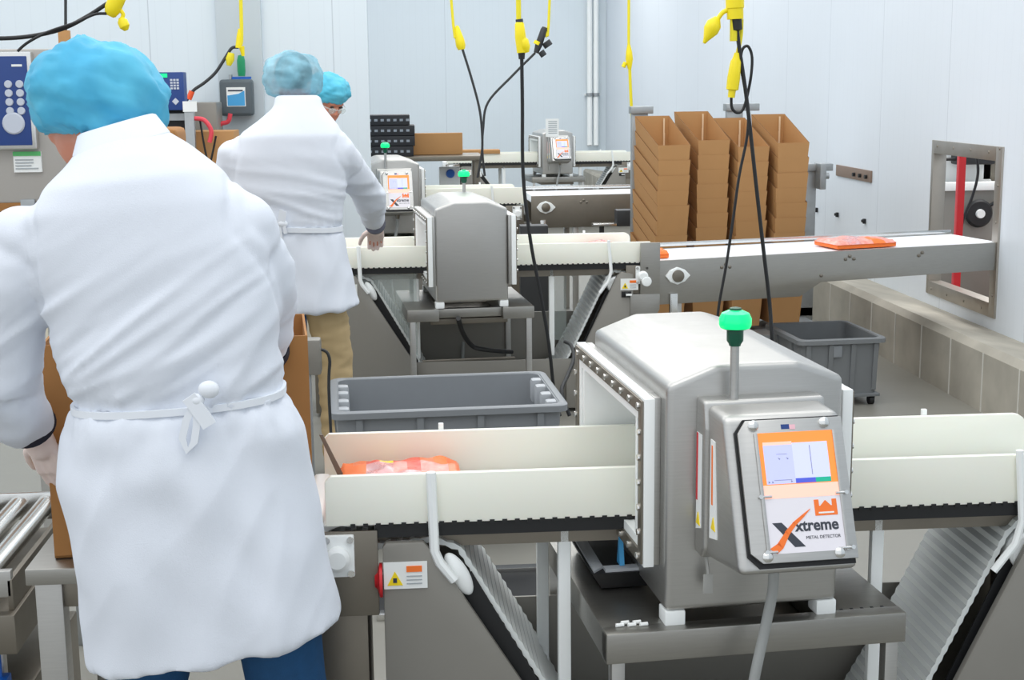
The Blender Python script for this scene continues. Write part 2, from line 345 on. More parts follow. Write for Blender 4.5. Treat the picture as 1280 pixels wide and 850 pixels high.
def make_control(root, lid='orange'):
    cb = empty('control_box', (0, 0, 0)); cb.parent = root
    X0, X1 = .066, .292                                                # width of the sloping console
    top0, top1, bot1, bot0 = (-.002, 1.045), (-.14, 1.043), (-.255, .775), (-.002, .735)
    MB().prism([top0, top1, bot1, bot0], 'x', X0, X1, .016, seg=4).build('console', STEEL, cb, angle=50)
    MB().prism([(-.0005, 1.052), (-.05, 1.052), (-.06, 1.0), (-.06, .76), (-.04, .738), (-.0005, .738)], 'x', X0-.008, X1+.008, .008, seg=3).build('rear_collar', STEEL, cb, angle=50)
    # frame of the sloping face
    o = Vector((X0, top1[0], top1[1])); ux = Vector((1, 0, 0)); d = Vector((0, bot1[0]-top1[0], bot1[1]-top1[1])); Lf = d.length; dv = d.normalized(); n = ux.cross(-dv).normalized(); n = n if n.y < 0 else -n
    W = X1-X0
    def F(u, v, h=0): return o + ux*(u*W) + dv*(v*Lf) + n*h
    def plate(pts, h0, h1, mi=0, mb=None, bev=0):
        mb = mb or MB(); fs = mb.hexa([F(u, v, h0) for u, v in pts], [F(u, v, h1) for u, v in pts], mi)
        bmesh.ops.recalc_face_normals(mb.bm, faces=fs)
        if bev: bmesh.ops.bevel(mb.bm, geom=list({e for f in fs for e in f.edges}), offset=bev, segments=2, profile=.6, affect='EDGES', clamp_overlap=True)
        return mb
    def rect(u0, v0, u1, v1): return [(u0, v0), (u1, v0), (u1, v1), (u0, v1)]
    plate([(.075, .11), (.155, .03), (.97, .03), (.97, .965), (.17, .965), (.075, .89)], -.002, .006).build('gasket', GASKET, cb)
    door = plate([(.09, .12), (.165, .04), (.985, .04), (.985, .935), (.185, .935), (.09, .87)], .006, .014, bev=.002).build('door', STEEL, cb)
    for (u, v) in ((.225, .075), (.83, .075), (.225, .895), (.83, .895)):
        MB().lathe([(.010, 0), (.010, .003), (.007, .006), (.002, .0075)], F(u, v, .0138), n, 16).build('screw', STEELB, door)
    plate(rect(.22, .125, .25, .885), .014, .018, bev=.001).build('left_rail', STEEL, door)
    plate(rect(.885, .125, .915, .885), .014, .018, bev=.001).build('right_rail', STEEL, door)
    # screen
    plate(rect(.25, .125, .885, .50), .0135, .0155).build('screen', SCREENO, cb)
    plate(rect(.25, .455, .885, .54), .0137, .0158).build('screen_foot', SCREENP, cb)
    m2 = MB(); plate(rect(.285, .205, .53, .45), .0155, .0163, 0, m2); plate(rect(.53, .195, .83, .42), .0155, .0163, 1, m2)
    plate(rect(.53, .42, .70, .45), .0155, .0163, 2, m2); plate(rect(.70, .42, .83, .45), .0155, .0163, 3, m2)
    plate(rect(.285, .185, .53, .205), .0155, .0163, 4, m2); plate(rect(.675, .215, .68, .40), .0163, .0167, 5, m2)
    for u in (.40, .47): plate([(u, .285), (u+.02, .292), (u+.012, .30)], .0163, .0167, 5, m2)
    plate(rect(.39, .262, .48, .264), .0163, .0167, 5, m2); plate(rect(.35, .425, .5, .428), .0163, .0167, 5, m2)
    for u in (.30, .33, .49): plate([(u, .43), (u+.015, .438), (u, .444)], .0163, .0167, 5, m2)
    m2.build('display', [LCD, LCD2, LCDB, LCDG, SCREENP, mat('display_grey', (130, 132, 170), .4, emit=.15)], cb)
    # lower label
    lb = plate(rect(.25, .54, .885, .88), .0137, .0155).build('brand_label', LABEL, cb)
    def strip(p, w_, m_, nm, h=.0158):
        plate([p[0], p[1], p[2], p[3]], .0155, h).build(nm, m_, lb)
    strip([(.29, .69), (.37, .69), (.55, .845), (.46, .845)], 0, CHARC, 'dark_stroke')
    sw = MB()
    pts = [(.62, .615, .002), (.55, .655, .012), (.47, .70, .018), (.40, .755, .022), (.33, .83, .030), (.27, .858, .036)]
    for i in range(len(pts)-1):
        (u0_, v0_, w0), (u1_, v1_, w1) = pts[i], pts[i+1]
        plate([(u0_, v0_-w0*.6), (u0_+w0, v0_+w0*.6), (u1_+w1, v1_+w1*.6), (u1_-w1*.6, v1_-w1*.3)], .0158, .0164, 0, sw)
    sw.build('orange_swoosh', ORANGE, lb)
    text('word', 'xtreme', .0290, CHARC, lb, F(.480, .748, .0158), ux, -dv, sx=.96, bold=.0008)
    text('small_word', 'METAL DETECTOR', .0080, CHARC, lb, F(.56, .80, .0158), ux, -dv, sx=.98)
    m3 = MB()                                                # orange crown mark
    plate(rect(.66, .60, .85, .66), .0156, .0160, 0, m3)
    plate([(.66, .56), (.70, .56), (.70, .60), (.66, .60)], .0156, .0160, 0, m3); plate([(.81, .56), (.85, .56), (.85, .60), (.81, .60)], .0156, .0160, 0, m3)
    plate([(.755, .565), (.80, .60), (.71, .60)], .0156, .0160, 0, m3); plate(rect(.69, .638, .82, .648), .0160, .0163, 1, m3)
    m3.build('orange_mark', [ORANGE, PAPER], lb)
    for (u0_, v_, u1_) in ((.20, .525, .31), (.85, .525, .95), (.20, .868, .31), (.85, .868, .95)):
        MB().cyl(F(u0_, v_, .018), F(u1_, v_, .018), .0022, 8).lathe([(.004, 0), (.004, .004)], F(u0_+.02 if u0_ < .5 else u1_-.01, v_, .0165), n, 10).build('clip', STEELB, cb)
    m4 = MB(); plate(rect(.46, .075, .53, .105), .0137, .0145, 0, m4); plate(rect(.53, .078, .58, .108), .0137, .0145, 1, m4); m4.build('flag_sticker', [BLUE, FLAGR], cb)
    # side warning labels
    m5 = MB(); xs = X0-.0085
    m5.prism([(-.012, .985), (-.045, .985), (-.045, .80), (-.012, .79)], 'x', xs-.001, xs, mi=0)
    s5 = X0-.0008
    m5.prism([(-.075, .985), (-.10, .985), (-.12, .80), (-.075, .79)], 'x', s5-.001, s5+.002, mi=0)
    m5.prism([(-.013, .984), (-.021, .984), (-.021, .85), (-.013, .85)], 'x', xs-.002, xs-.001, mi=1)
    m5.prism([(-.084, .975), (-.090, .975), (-.094, .86), (-.087, .86)], 'x', s5-.002, s5-.001, mi=2)
    for (yy, zz) in ((-.028, .815), (-.10, .825)):
        xx = (xs if yy > -.05 else s5)-.001
        m5.prism([(yy-.012, zz-.012), (yy+.012, zz-.012), (yy, zz+.013)], 'x', xx-.0015, xx, mi=3)
    m5.build('warning_labels', [PAPER, RED, ORANGE, YLAB], cb)
    # cable gland, conduit, hanging tag
    MB().lathe([(.015, 0), (.015, -.03), (.011, -.045)], (.19, -.09, .768), 'z').build('cable_gland', STEELD, cb)
    MB().tube([(.19, -.09, .735), (.188, -.092, .68), (.17, -.10, .60), (.15, -.11, .52), (.138, -.10, .42), (.14, -.04, .28), (.16, .02, .12)], .0105, 12).build('conduit', mat('grey_conduit', (160, 162, 160), .5), cb)
    MB().box(.068, .088, -.03, -.028, .66, .70, .001).tube([(.078, -.03, .70), (.076, -.02, .74)], .003, 6, smooth=False).build('hanging_tag', mat('grey_tag', (170, 170, 166), .6), cb)
    # beacon
    be = empty('beacon', (0, 0, 0)); be.parent = root; bx, by = .122, -.035
    MB().cyl((bx, by, 1.03), (bx, by, 1.165), .0085, 16).build('pole', STEEL, be)
    MB().lathe([(.011, 0), (.012, .004), (.016, .010), (.016, .03), (.026, .034), (.028, .037)], (bx, by, 1.155), 'z').build('socket', GREEND, be)
    MB().lathe([(.0285, 0), (.031, .006), (.031, .018), (.026, .028), (.013, .034), (.002, .035)], (bx, by, 1.19), 'z', 28).build('dome', GREEN, be)
    MB().lathe([(.012, 0), (.011, .004), (.002, .006)], (bx, by, 1.224), 'z', 16).build('cap', GREEND, be)
def make_stand():
    r = empty('detector_stand', (0, 0, 0)); z = ZB-.03
    X0, X1, Y0, Y1 = -.125, .50, -.02, .66
    for (xa, xb) in ((X0, X0+.155), (X1-.155, X1)):
        b = MB().prism([(Y0, z-.06), (Y0, z-.006), (Y0+.006, z), (Y1, z), (Y1, z-.06)], 'x', xa, xb, .004)
        for k in range(5 if xa > 0 else 0): b.box(xa+.03+k*.022, xa+.036+k*.022, Y0+.035, Y0+.045, z, z+.0008, mi=1)
        b.build('side_rail', [STEELH, BLACK], r)
    MB().box(X0, X1, Y0-.003, Y0+.040, z-.062, z+.0015, .005).build('front_rail', STEELH, r)
    MB().box(X0+.155, X1-.155, Y1-.075, Y1-.035, z-.05, z-.004, .006).build('back_rail', STEELH, r)
    MB().box(X0+.12, X1-.12, Y0+.08, Y1-.08, z-.09, z-.062, .004).build('cross_plate', STEELD, r)
    for x in (X0+.012, X1-.04):
        for y in (Y0+.004, Y1-.034): MB().box(x, x+.028, y, y+.03, .012, z-.055, .004).lathe([(.028, 0), (.028, .006), (.012, .014)], (x+.014, y+.015, 0), 'z', 16).build('leg', STEEL, r)
    MB().box(X0+.03, X1-.03, Y0+.25, Y0+.28, .22, .25, .004).build('stretcher', STEELD, r)
    return r
YD = R(4.8)
det1 = make_detector(); make_control(det1)
det1.location = (.508, 2.62, 0); det1.rotation_euler.z = YD
tag(det1, 'large steel metal detector with lit touchscreen console in the foreground', 'metal detector')
st1 = make_stand(); st1.location = det1.location; st1.rotation_euler.z = YD
tag(st1, 'steel stand under the foreground metal detector', 'stand')
DET = []
def det_copy(loc, yaw, label, slabel, zs=1):
    d = copy_tree(det1); d.location = loc; d.rotation_euler.z = yaw; d.scale = (1, 1, zs); tag(d, label); s = copy_tree(st1); s.location = loc; s.rotation_euler.z = yaw; s.scale = (1, 1, zs); tag(s, slabel); return d
# second one faces away: its console is on the far side
a = R(184.8); ox, oy = .170, 6.78
fx = ox + CW*math.cos(YD) - CD*math.sin(YD); fy = oy + CW*math.sin(YD) + CD*math.cos(YD)
det_copy((fx, fy, 0), a, 'plain-backed steel metal detector between the worker and the box stacks', 'steel stand under the plain-backed metal detector', .985)
det_copy((-.205, 9.75, 0), YD, 'metal detector with orange screen beside the stack of black crates', 'steel stand of the detector beside the black crates', 1.035)
d4 = det_copy((1.66, 16.2, 0), YD, 'farthest metal detector, with a paper notice above its screen', 'steel stand of the farthest metal detector', 1.01)
p = P(690, 160, y=16.15)
b = MB().box(p.x-.075, p.x+.075, 16.12, 16.125, p.z-.10, p.z+.105)
for k in range(7): b.box(p.x-.045, p.x+.055, 16.118, 16.12, p.z+.07-k*.022, p.z+.08-k*.022, mi=1)
tag(b.build('paper_notice', [PAPER, mat('grey_print', (170, 176, 180), .7)]), 'white paper notice stuck on top of the farthest metal detector', 'notice')

# ---------------------------------------------------------------- belt conveyors through the detectors
CL = 1.66; GZ0, GZ1 = .756, .862; YN, YF = .0, .345
def make_conveyor(width=YF):
    r = empty('belt_conveyor', (0, 0, 0)); zb = .752
    def guard(y, rounded, x0, x1, nm):
        pts = [(x0, GZ0), (x1, GZ0)]
        if rounded: pts += [(x1, GZ1-.03)] + [(x1-.03+.03*math.cos(t), GZ1-.03+.03*math.sin(t)) for t in (PI/8, PI/4, 3*PI/8)] + [(x1-.03, GZ1)]
        else: pts += [(x1, GZ1)]
        pts += [(x0+.012, GZ1), (x0, GZ1-.012)]
        MB().prism(pts, 'y', y, y+.016, .002).build(nm, POLY, r)
    guard(-.016, False, 0, .82, 'near_guard'); guard(-.016, False, .822, CL+.02, 'near_guard')
    guard(width, False, -.02, .82, 'far_guard'); guard(width, True, .822, CL-.01, 'far_guard')
    MB().prism([(-.02, .90), (-.012, .90), (.045, .775), (.03, .775)], 'y', width*.55, width*.55+.004, 0).build('end_flap', STEELD, r)
    # belt loop
    path = [(.02, zb), (CL-.02, zb)]
    path += [(CL-.02+.03*math.sin(t), zb-.03+.03*math.cos(t)) for t in (PI/4, PI/2, 3*PI/4)] + [(CL-.02, zb-.06)]
    path += [(1.50, .712), (1.465, .68), (1.30, .34), (1.22, .20), (1.14, .15), (.62, .15), (.54, .20), (.45, .385), (.275, .69), (.22, .712), (.02, zb-.06)]
    path += [(.02-.03*math.sin(t), zb-.03-.03*math.cos(t)) for t in (PI/4, PI/2, 3*PI/4)]
    pv = [Vector((x, 0, z)) for x, z in path]; dense = []
    for i in range(len(pv)):
        a_, b_ = pv[i], pv[(i+1) % len(pv)]; n = max(1, int((b_-a_).length/.012))
        dense += [a_.lerp(b_, k/n) for k in range(n)]
    N = len(dense); bm = MB(); rings = []
    for i in range(N):
        t_ = (dense[(i+1) % N]-dense[i-1]).normalized(); nn = Vector((-t_.z, 0, t_.x)); 
        bump_ = .0028 if i % 2 == 0 else 0
        p_ = dense[i]; outp = p_ + nn*(.004+bump_); inp = p_ - nn*(.004+bump_)
        rings.append([bm.bm.verts.new((q_.x, y_, q_.z)) for q_, y_ in ((outp, .012), (outp, width-.012), (inp, width-.012), (inp, .012))])
    for i in range(N):
        a_, b_ = rings[i], rings[(i+1) % N]
        for k in range(4): bm.bm.faces.new((a_[k], a_[(k+1) % 4], b_[(k+1) % 4], b_[k])).material_index = 1 if (k in (0, 2) and i % 2) else 0
    bm.build('belt', [BELT, mat('belt_groove', (176, 180, 180), .6)], r, smooth=False)
    # side rails with belt teeth
    for y0, nm in ((-.012, 'near_rail'), (width-.0, 'far_rail')):
        b = MB().box(.10, CL-.03, y0, y0+.012, .727, .754, 0)
        if y0 < 0:
            for k in range(62): b.box(.05+k*.0262, .060+k*.0262, -.0185, -.0122, .752, .760, mi=0)
        b.build(nm, BLACK, r)
    MB().box(.1, CL-.1, .03, width-.03, .69, .735).build('slider_bed', STEELD, r)
    # drive housings, left and right
    for s in (0, 1):
        X = (lambda v: v) if s == 0 else (lambda v: CL-v)
        pts = [(X(.115), .02), (X(.115), .71), (X(.122), .72), (X(.20), .72), (X(.23), .68), (X(.49), .26), (X(.49), .02)]
        if s: pts = [(1.59, .02), (1.59, .70), (1.53, .715), (1.505, .69), (1.25, .15), (1.25, .02)]
        for y in (-.03, width+.012):
            MB().prism(pts, 'y', y, y+.018, .003).build('side_plate', PAINTG, r)
        lab = MB(); yy = -.0315; xa = X(.115) if s == 0 else X(.20)
        xa += .006 if s == 0 else .07; zo = .03; lab.box(xa-.005, xa+.085, yy-.0015, yy, .592+zo, .650+zo, mi=0)
        lab.prism([(xa+.002, .600+zo), (xa+.034, .600+zo), (xa+.018, .630+zo)], 'y', yy-.003, yy-.001, mi=1)
        lab.box(xa+.042, xa+.074, yy-.003, yy-.001, .628+zo, .641+zo, mi=2)
        for k in range(3): lab.box(xa+.042, xa+.074, yy-.003, yy-.001, .602+zo+k*.008, .604+zo+k*.008, mi=3)
        lab.box(xa+.014, xa+.022, yy-.004, yy-.003, .606+zo, .616+zo, mi=4)
        lab.build('warning_label', [PAPER, YLAB, ORANGE, mat('grey_print', (170, 176, 180), .7), INK], r)
        if s == 0:
            kn = MB().lathe([(.036, 0), (.036, -.006), (.02, -.010), (.014, -.016)], (.113, -.012, .635), 'x').build('switch', RED, r)
        else:
            kn = MB().lathe([(.012, 0), (.012, -.012), (.010, -.014)], (1.555, -.031, .60), 'y').box(1.53, 1.58, -.034, -.030, .585, .615, .002).build('switch', BLACK, r)
            MB().box(1.55, 1.58, -.050, -.044, .595, .605, .001).build('pointer', PAPER, kn)
        # white nose guide and bearing plate
        MB().ell((.272, -.006, .640), (.021, .014, .052), Matrix.Rotation(R(-28), 3, 'Y')).build('snub_guide', POLYW, r) if s == 0 else MB().lathe([(.04, 0), (.046, .006), (.046, .30), (.04, .31)], (1.512, -.008, .640), 'y').build('snub_roller', POLYW, r)
        MB().prism([(X(.26), .64), (X(.30), .64), (X(.50), .28), (X(.50), .06), (X(.30), .06), (X(.26), .3)], 'y', .004, .008).build('inner_panel', BLACK, r) if s == 0 else MB().prism([(1.50, .66), (1.45, .60), (1.31, .28), (1.31, .06), (1.50, .06)], 'y', .004, .008).build('inner_panel', BLACK, r)
        pb = MB().box(X(.025)-.032, X(.025)+.032, -.030, -.018, .650, .740, .004).box(min(X(-.02), X(.105)), max(X(-.02), X(.105)), -.018, -.012, .56, .745, .003, 1).build('bearing_plate', [POLYW, STEELD], r)
        b = MB().lathe([(.026, 0), (.026, -.014), (.018, -.02), (.008, -.02)], (X(.022), -.029, .692), 'y'); b.build('bearing_cap', POLYW, pb)
        b = MB()
        for dx in (-.024, .024):
            for dz in (-.036, .036): b.cyl((X(.025)+dx, -.036, .695+dz), (X(.025)+dx, -.029, .695+dz), .007, 10)
        b.build('bolts', STEELB, pb)
        MB().box(X(.03)-.05, X(.03)+.05, .0, width, .02, .64, .004).build('end_column', STEELD, r)
        MB().box(min(X(-.045), X(-.004)), max(X(-.045), X(-.004)), .012, width-.01, .68, .775, .014, seg=3).build('end_cover', POLYW, r)
    # white hangers, struts, chassis tray
    MB().tube([(.218, -.026, .868), (.222, -.028, .70), (.232, -.030, .675), (.262, -.030, .635)], .0105, 8, smooth=False).build('guard_bracket', POLYW, r)
    MB().tube([(1.465, -.026, .875), (1.478, -.028, .72), (1.465, -.03, .67), (1.42, -.03, .61)], .0085, 8, smooth=False).build('guard_bracket', POLYW, r)
    MB().box(.245, .257, width+.018, width+.03, .80, .875, .002).build('guard_pin', POLYW, r); MB().box(1.40, 1.412, width+.018, width+.03, .80, .875, .002).build('guard_pin', POLYW, r)
    for x, y in ((.50, .03), (.48, width-.05), (1.185, .03)):
        MB().box(x-.014, x+.014, y, y+.024, .28, .728, .006).build('strut', POLYW, r)
    b = MB().box(.22, 1.40, -.002, .004, .06, .27, .001).box(.22, 1.40, width+.0305, width+.038, .06, .44, .001).box(.22, 1.40, -.002, width+.03, .05, .06)
    b.build('lower_tray', PAINTG, r)
    return r
cv1 = make_conveyor(); cv1.location = (-.165, 2.825, 0)
tag(cv1, 'white-guarded belt conveyor running through the foreground metal detector', 'conveyor')
def conv_copy(loc, label, sx=1, sy=1, sz=1):
    c = copy_tree(cv1); c.location = loc; c.scale = (sx, sy, sz); tag(c, label); return c
c2_ = conv_copy((-.42, 7.0, 0), 'belt conveyor carrying packs past the second worker, through the plain-backed detector', 1, 1.25)
MB().box(.12, .50, .02, .026, .30, .72, .001).build('clear_guard', CLEAR, c2_); MB().box(1.22, 1.30, .30, .306, .30, .72, .001).build('clear_guard', CLEAR, c2_)
conv_copy((-.88, 9.95, 0), 'belt conveyor behind the plain-backed detector, beside the black crates', 1.05, 1.0, 1.08)
conv_copy((.58, 16.35, 0), 'farthest belt conveyor, along the back of the room', 1.30, 1.0)
# ---------------------------------------------------------------- outfeed conveyors
def make_outfeed(loc, yaw, L_, wid, ztop, label, m=STEELH, legs=(.1, 1.5)):
    r = empty('outfeed_conveyor', loc, label, 'conveyor', rz=yaw); z = ztop
    pts = [(0, z-.235), (0, z-.01), (L_, z+.0), (L_, z-.15), (.92, z-.165), (.80, z-.235)]
    MB().prism(pts, 'y', 0, .014, .003).build('near_side_plate', m, r)
    MB().prism(pts, 'y', wid-.014, wid, .003).build('far_side_plate', m, r)
    MB().box(.0, L_, wid-.002, wid+.012, z, z+.022, .002).build('far_rim', STEELB, r)
    MB().prism([(.01, z-.06), (.01, z-.012), (L_-.01, z-.002), (L_-.01, z-.05)], 'y', .016, wid-.016).build('belt', mat('outfeed_belt', (236, 240, 246), .35), r)
    bp = MB().prism([(.035, z-.09), (.06, z-.06), (.10, z-.045), (.14, z-.06), (.17, z-.09), (.14, z-.12), (.10, z-.135), (.06, z-.12)], 'y', -.02, -.0, .005).build('bearing_flange', POLYW, r)
    MB().lathe([(.032, 0), (.03, -.014), (.01, -.018)], (.10, -.018, z-.09), 'y').build('bearing_cap', STEELD, bp)
    b = MB()
    for (x, dz) in ((.35, -.06), (.372, -.045), (.395, -.06), (1.06, -.05), (1.085, -.035), (1.11, -.05), (.92, -.13), (1.5, -.05), (1.52, -.035)): b.lathe([(.009, 0), (.009, -.005), (.004, -.008)], (x, 0, z+dz), 'y', 10)
    b.build('bolts', STEELD, r)
    for x in legs:
        for y in (.02, wid-.06): MB().box(x, x+.04, y, y+.04, 0, z-.2 if x < .8 else z-.13, .004).build('leg', STEEL, r)
        MB().box(x+.01, x+.03, .06, wid-.06, .28, .31, .003).build('leg_stretcher', STEELD, r)
    MB().box(.06, .10, -.02, -.002, z-.38, z-.18, .002).box(.065, .095, -.024, -.02, z-.37, z-.2, .001).build('mounting_bracket', STEELB, r)
    return r
make_outfeed((1.30, 6.98, 0), R(11.9), 2.02, .49, .775, 'steel outfeed conveyor leading into the wall hatch', legs=(.1,))
make_outfeed((.93, 9.85, 0), R(2), 2.0, .5, .885, 'steel outfeed conveyor partly behind the cardboard box stacks', STEELD, legs=(.3, 1.7))
# transfer end between belt conveyor and outfeed
def transfer(loc, label, k=1):
    b = MB().prism([(0, .60), (.10, .60), (.10, .86), (0, .86)], 'y', 0, .012, .002).prism([(-.05, .44), (.02, .38), (.10, .52), (.10, .60), (-.05, .60)], 'y', .002, .012, .002).box(0, .1, .012, .5, .60, .63).box(.02, .08, .05, .5, 0, .6)
    o = b.build('transfer_plate', STEELH); o.location = loc; tag(o, label, 'transfer plate')
    kn = MB().lathe([(.024, 0), (.026, -.012), (.022, -.02), (.004, -.022)], (.03, 0, .665), 'y').build('white_knob', POLYW, o); return o
transfer((1.205, 6.955, 0), 'steel transfer plate with white knob between the second conveyor and the outfeed')
# ---------------------------------------------------------------- cardboard box stacks
BW, BD, HF, HB = .198, .41, .20, .36
def ins(h): return .0135-.0675*h
bm_ = MB()
def wallpts(off):
    out = []
    for (cx_, cy_) in ((0, 0), (1, 0), (1, 1), (0, 1)):
        for h in (0, HB if cy_ else HF):
            i = ins(h)+off
            out.append(((BW-i if cx_ else i), (BD-i if cy_ else i), h+(.004 if off and h == 0 else 0)))
    return out
po, pi_ = wallpts(0), wallpts(.0028); vo = [bm_.bm.verts.new(p) for p in po]; vi = [bm_.bm.verts.new(p) for p in pi_]
for k in range(4):
    a0, a1 = 2*k, 2*((k+1) % 4)
    bm_.bm.faces.new((vo[a0], vo[a1], vo[a1+1], vo[a0+1])); bm_.bm.faces.new((vi[a1], vi[a0], vi[a0+1], vi[a1+1]))
    f = bm_.bm.faces.new((vo[a0+1], vo[a1+1], vi[a1+1], vi[a0+1])); f.material_index = 1
bm_.bm.faces.new([vo[k] for k in (6, 4, 2, 0)]); bm_.bm.faces.new([vi[k] for k in (0, 2, 4, 6)])
base_box = bm_.build('cardboard_box', [CARD, CARDE], smooth=False)
MB().box(BW-.034, BW-.024, BD-.012, BD-.009, .16, .345).build('glue_flap', mat('pale_board', (232, 206, 170), .8), base_box)
WORD = ['topmost', 'second', 'third', 'fourth', 'fifth', 'sixth', 'seventh', 'eighth', 'ninth', 'tenth', 'eleventh', 'twelfth']
first = True
STK = [('leftmost', 825, 181, R(9), 0), ('second', 868+6, 181, R(8), -.0), ('third', 925, 181, R(9), 0), ('rightmost', 973, 183, R(7), 0)]
STK = [('leftmost stack', (1.515, 8.15), R(8.5), 1.29, .088), ('second stack from the left', (1.772, 8.25), R(7.5), 1.312, .086), ('third stack from the left', (2.01, 8.25), R(8), 1.27, .088), ('rightmost stack', (2.252, 8.25), R(7), 1.29, .089)]
for (nm, (x, y), yw, ztop, pit) in STK:
    z = ztop-HF; k = 0; lean = random.uniform(-.002, .0); dx = 0
    while z > .16:
        o = base_box if first else copy_tree(base_box)
        if first: first = False
        dx = -k*.0022+random.uniform(-.004, .004)
        o.location = (x+dx, y+random.uniform(-.004, .004), z); o.rotation_euler.z = yw+random.uniform(-.012, .012)
        tag(o, f'open cardboard box, {WORD[k]}{" from the top" if k else ""} in the {nm}', 'box', 'nested cardboard boxes behind the outfeed conveyor')
        z -= pit; k += 1
    zb_ = z+pit
rk = empty('steel_rack', (1.36, 8.1, 0), 'galvanised steel rack carrying the cardboard box stacks', 'rack')
MB().box(.05, 1.22, 0, .62, .10, .165, .004).build('shelf', GALV, rk)
for (x, h) in ((.10, 1.49), (.70, 1.50), (1.18, 1.12)):
    MB().box(x, x+.10, .66, .72, 0, h-.03, .004).build('upright', GALV, rk)
    MB().box(x-.01, x+.13 if x < .5 else x+.20, .64, .74, h-.03, h+.015, .004).build('upright_cap', GALV, rk)
for x in (.08, 1.12):
    MB().box(x, x+.06, .04, .10, 0, .10, .004).build('leg', GALV, rk)
MB().box(.03, 1.28, .66, .70, .16, .22, .004).build('back_beam', GALV, rk)
MB().box(1.27, 1.31, .55, .70, .98, 1.14, .006).cyl((1.31, .62, 1.06), (1.345, .62, 1.06), .02, 12).build('clamp', GALV, rk)

# ---------------------------------------------------------------- tubs
def make_tub(loc, w_, d_, z0, z1, yaw, m, label, taper=.03, wheels=True, ribs=True):
    r = empty('plastic_tub', loc, label, 'tub', rz=yaw); th = .012
    def rect(i, z): return [(i, i, z), (w_-i, i, z), (w_-i, d_-i, z), (i, d_-i, z)]
    def rr(i, z, rad=.04):
        out = []
        for (cx_, cy_, a0) in ((w_-i-rad, d_-i-rad, 0), (i+rad, d_-i-rad, 90), (i+rad, i+rad, 180), (w_-i-rad, i+rad, 270)):
            for k in range(5): t_ = R(a0+k*22.5); out.append((cx_+rad*math.cos(t_), cy_+rad*math.sin(t_), z))
        return out
    MB().loft([rr(taper, z0), rr(.022, z1-.03), rr(.02, z1-.004), rr(.02+th, z1-.004), rr(taper+th, z0+th)]).build('body', m, r, angle=50)
    MB().loft([rr(.016, z1-.028), rr(0, z1-.026), rr(0, z1-.004), rr(.006, z1), rr(.026, z1), rr(.03, z1-.006)], closed=True).build('rim', m, r, angle=50)
    n = 4 if ribs else 0
    for k in range(n):
        b = MB(); x = w_*(.12+.76*k/(n-1)); b.hexa([(x-.012, taper+.002, z0+.02), (x+.012, taper+.002, z0+.02), (x+.012, taper-.006, z0+.02), (x-.012, taper-.006, z0+.02)], [(x-.012, .026, z1-.03), (x+.012, .026, z1-.03), (x+.012, .010, z1-.03), (x-.012, .010, z1-.03)]); b.build('rib', m, r)
    for k in range(2):
        for xx, s in ((0, 1), (w_, -1)):
            y = d_*(.3+.4*k); b = MB()
            b.hexa([(xx+s*(taper-.006), y-.02, z0+.02), (xx+s*(taper-.006), y+.02, z0+.02), (xx+s*(taper+.004), y+.02, z0+.02), (xx+s*(taper+.004), y-.02, z0+.02)], [(xx+s*.010, y-.02, z1-.03), (xx+s*.010, y+.02, z1-.03), (xx+s*.026, y+.02, z1-.03), (xx+s*.026, y-.02, z1-.03)]); b.build('rib', m, r)
    return r, rr
t1, rr = make_tub((-.262, 4.93, 0), .865, .63, .05, .50, R(2.5), TUB, 'large grey plastic tub on the floor behind the foreground conveyor', .05)
for sx, x in ((1, .022), (-1, .865-.022)):       # moulded stacking lugs inside each end
    for k, y in enumerate((.09, .22, .36, .48)):
        MB().box(min(x, x+sx*.05), max(x, x+sx*.05), y, y+.055, .40, .494, .014, seg=2).build('stacking_lug', mat('pale_grey_tub', (176, 180, 184), .45), t1)
for x in (.10, .70):
    for y in (.09, .48): MB().cyl((x, y, .026), (x+.03, y, .026), .026, 14).build('castor', BLACK, t1)
MB().box(.03, .835, .03, .60, .045, .06, .004).build('base_plate', TUB2, t1)
t2, _ = make_tub((2.005, 6.87, 0), .475, .56, .06, .355, R(4), TUB2, 'dark grey plastic tub on castors beneath the outfeed conveyor', .035)
MB().box(.025, .45, .02, .54, .045, .062, .004).build('dolly', TUB2, t2)
for x in (.05, .40):
    for y in (.05, .50): MB().cyl((x, y, .023), (x+.025, y, .023), .023, 14).box(x-.005, x+.03, y-.012, y+.012, .023, .05).build('castor', BLACK, t2)
MB().box(.19, .235, .012, .024, .26, .32, .003).build('label_holder', TUB, t2)

# ---------------------------------------------------------------- food packs
def pack(loc, yaw, L_, W_, H_, cols, label, film=None, name='food_pack'):
    r = empty(name, loc, label, 'food pack', rz=yaw)
    MB().box(0, L_, 0, W_, 0, H_*.6, .008).build('tray', ORANGE, r)
    n = len(cols); nx, ny = n*4, 10; grid = [[None]*(ny+1) for _ in range(nx+1)]; b = MB()
    for i in range(nx+1):
        for j in range(ny+1):
            u, v = i/nx, j/ny; h = H_*(.62+.38*(math.sin(PI*u)*math.sin(PI*v))**.35)+noise.noise((u*7+loc[0]*9, v*6, loc[1]))*H_*.22
            grid[i][j] = b.bm.verts.new((L_*u*1.03-.015*L_, W_*v*1.04-.02*W_, h if 0 < i < nx and 0 < j < ny else H_*.5))
    for i in range(nx):
        for j in range(ny):
            f = b.bm.faces.new((grid[i][j], grid[i+1][j], grid[i+1][j+1], grid[i][j+1])); f.material_index = cols[i//4][min(len(cols[i//4])-1, j*len(cols[i//4])//ny)]
    b.build('printed_film', [ORANGE, LAMI, LAMS, LAMO, LAMP_, YLAB], r, angle=60)
    return r
p = P(424, 596, z=.725)
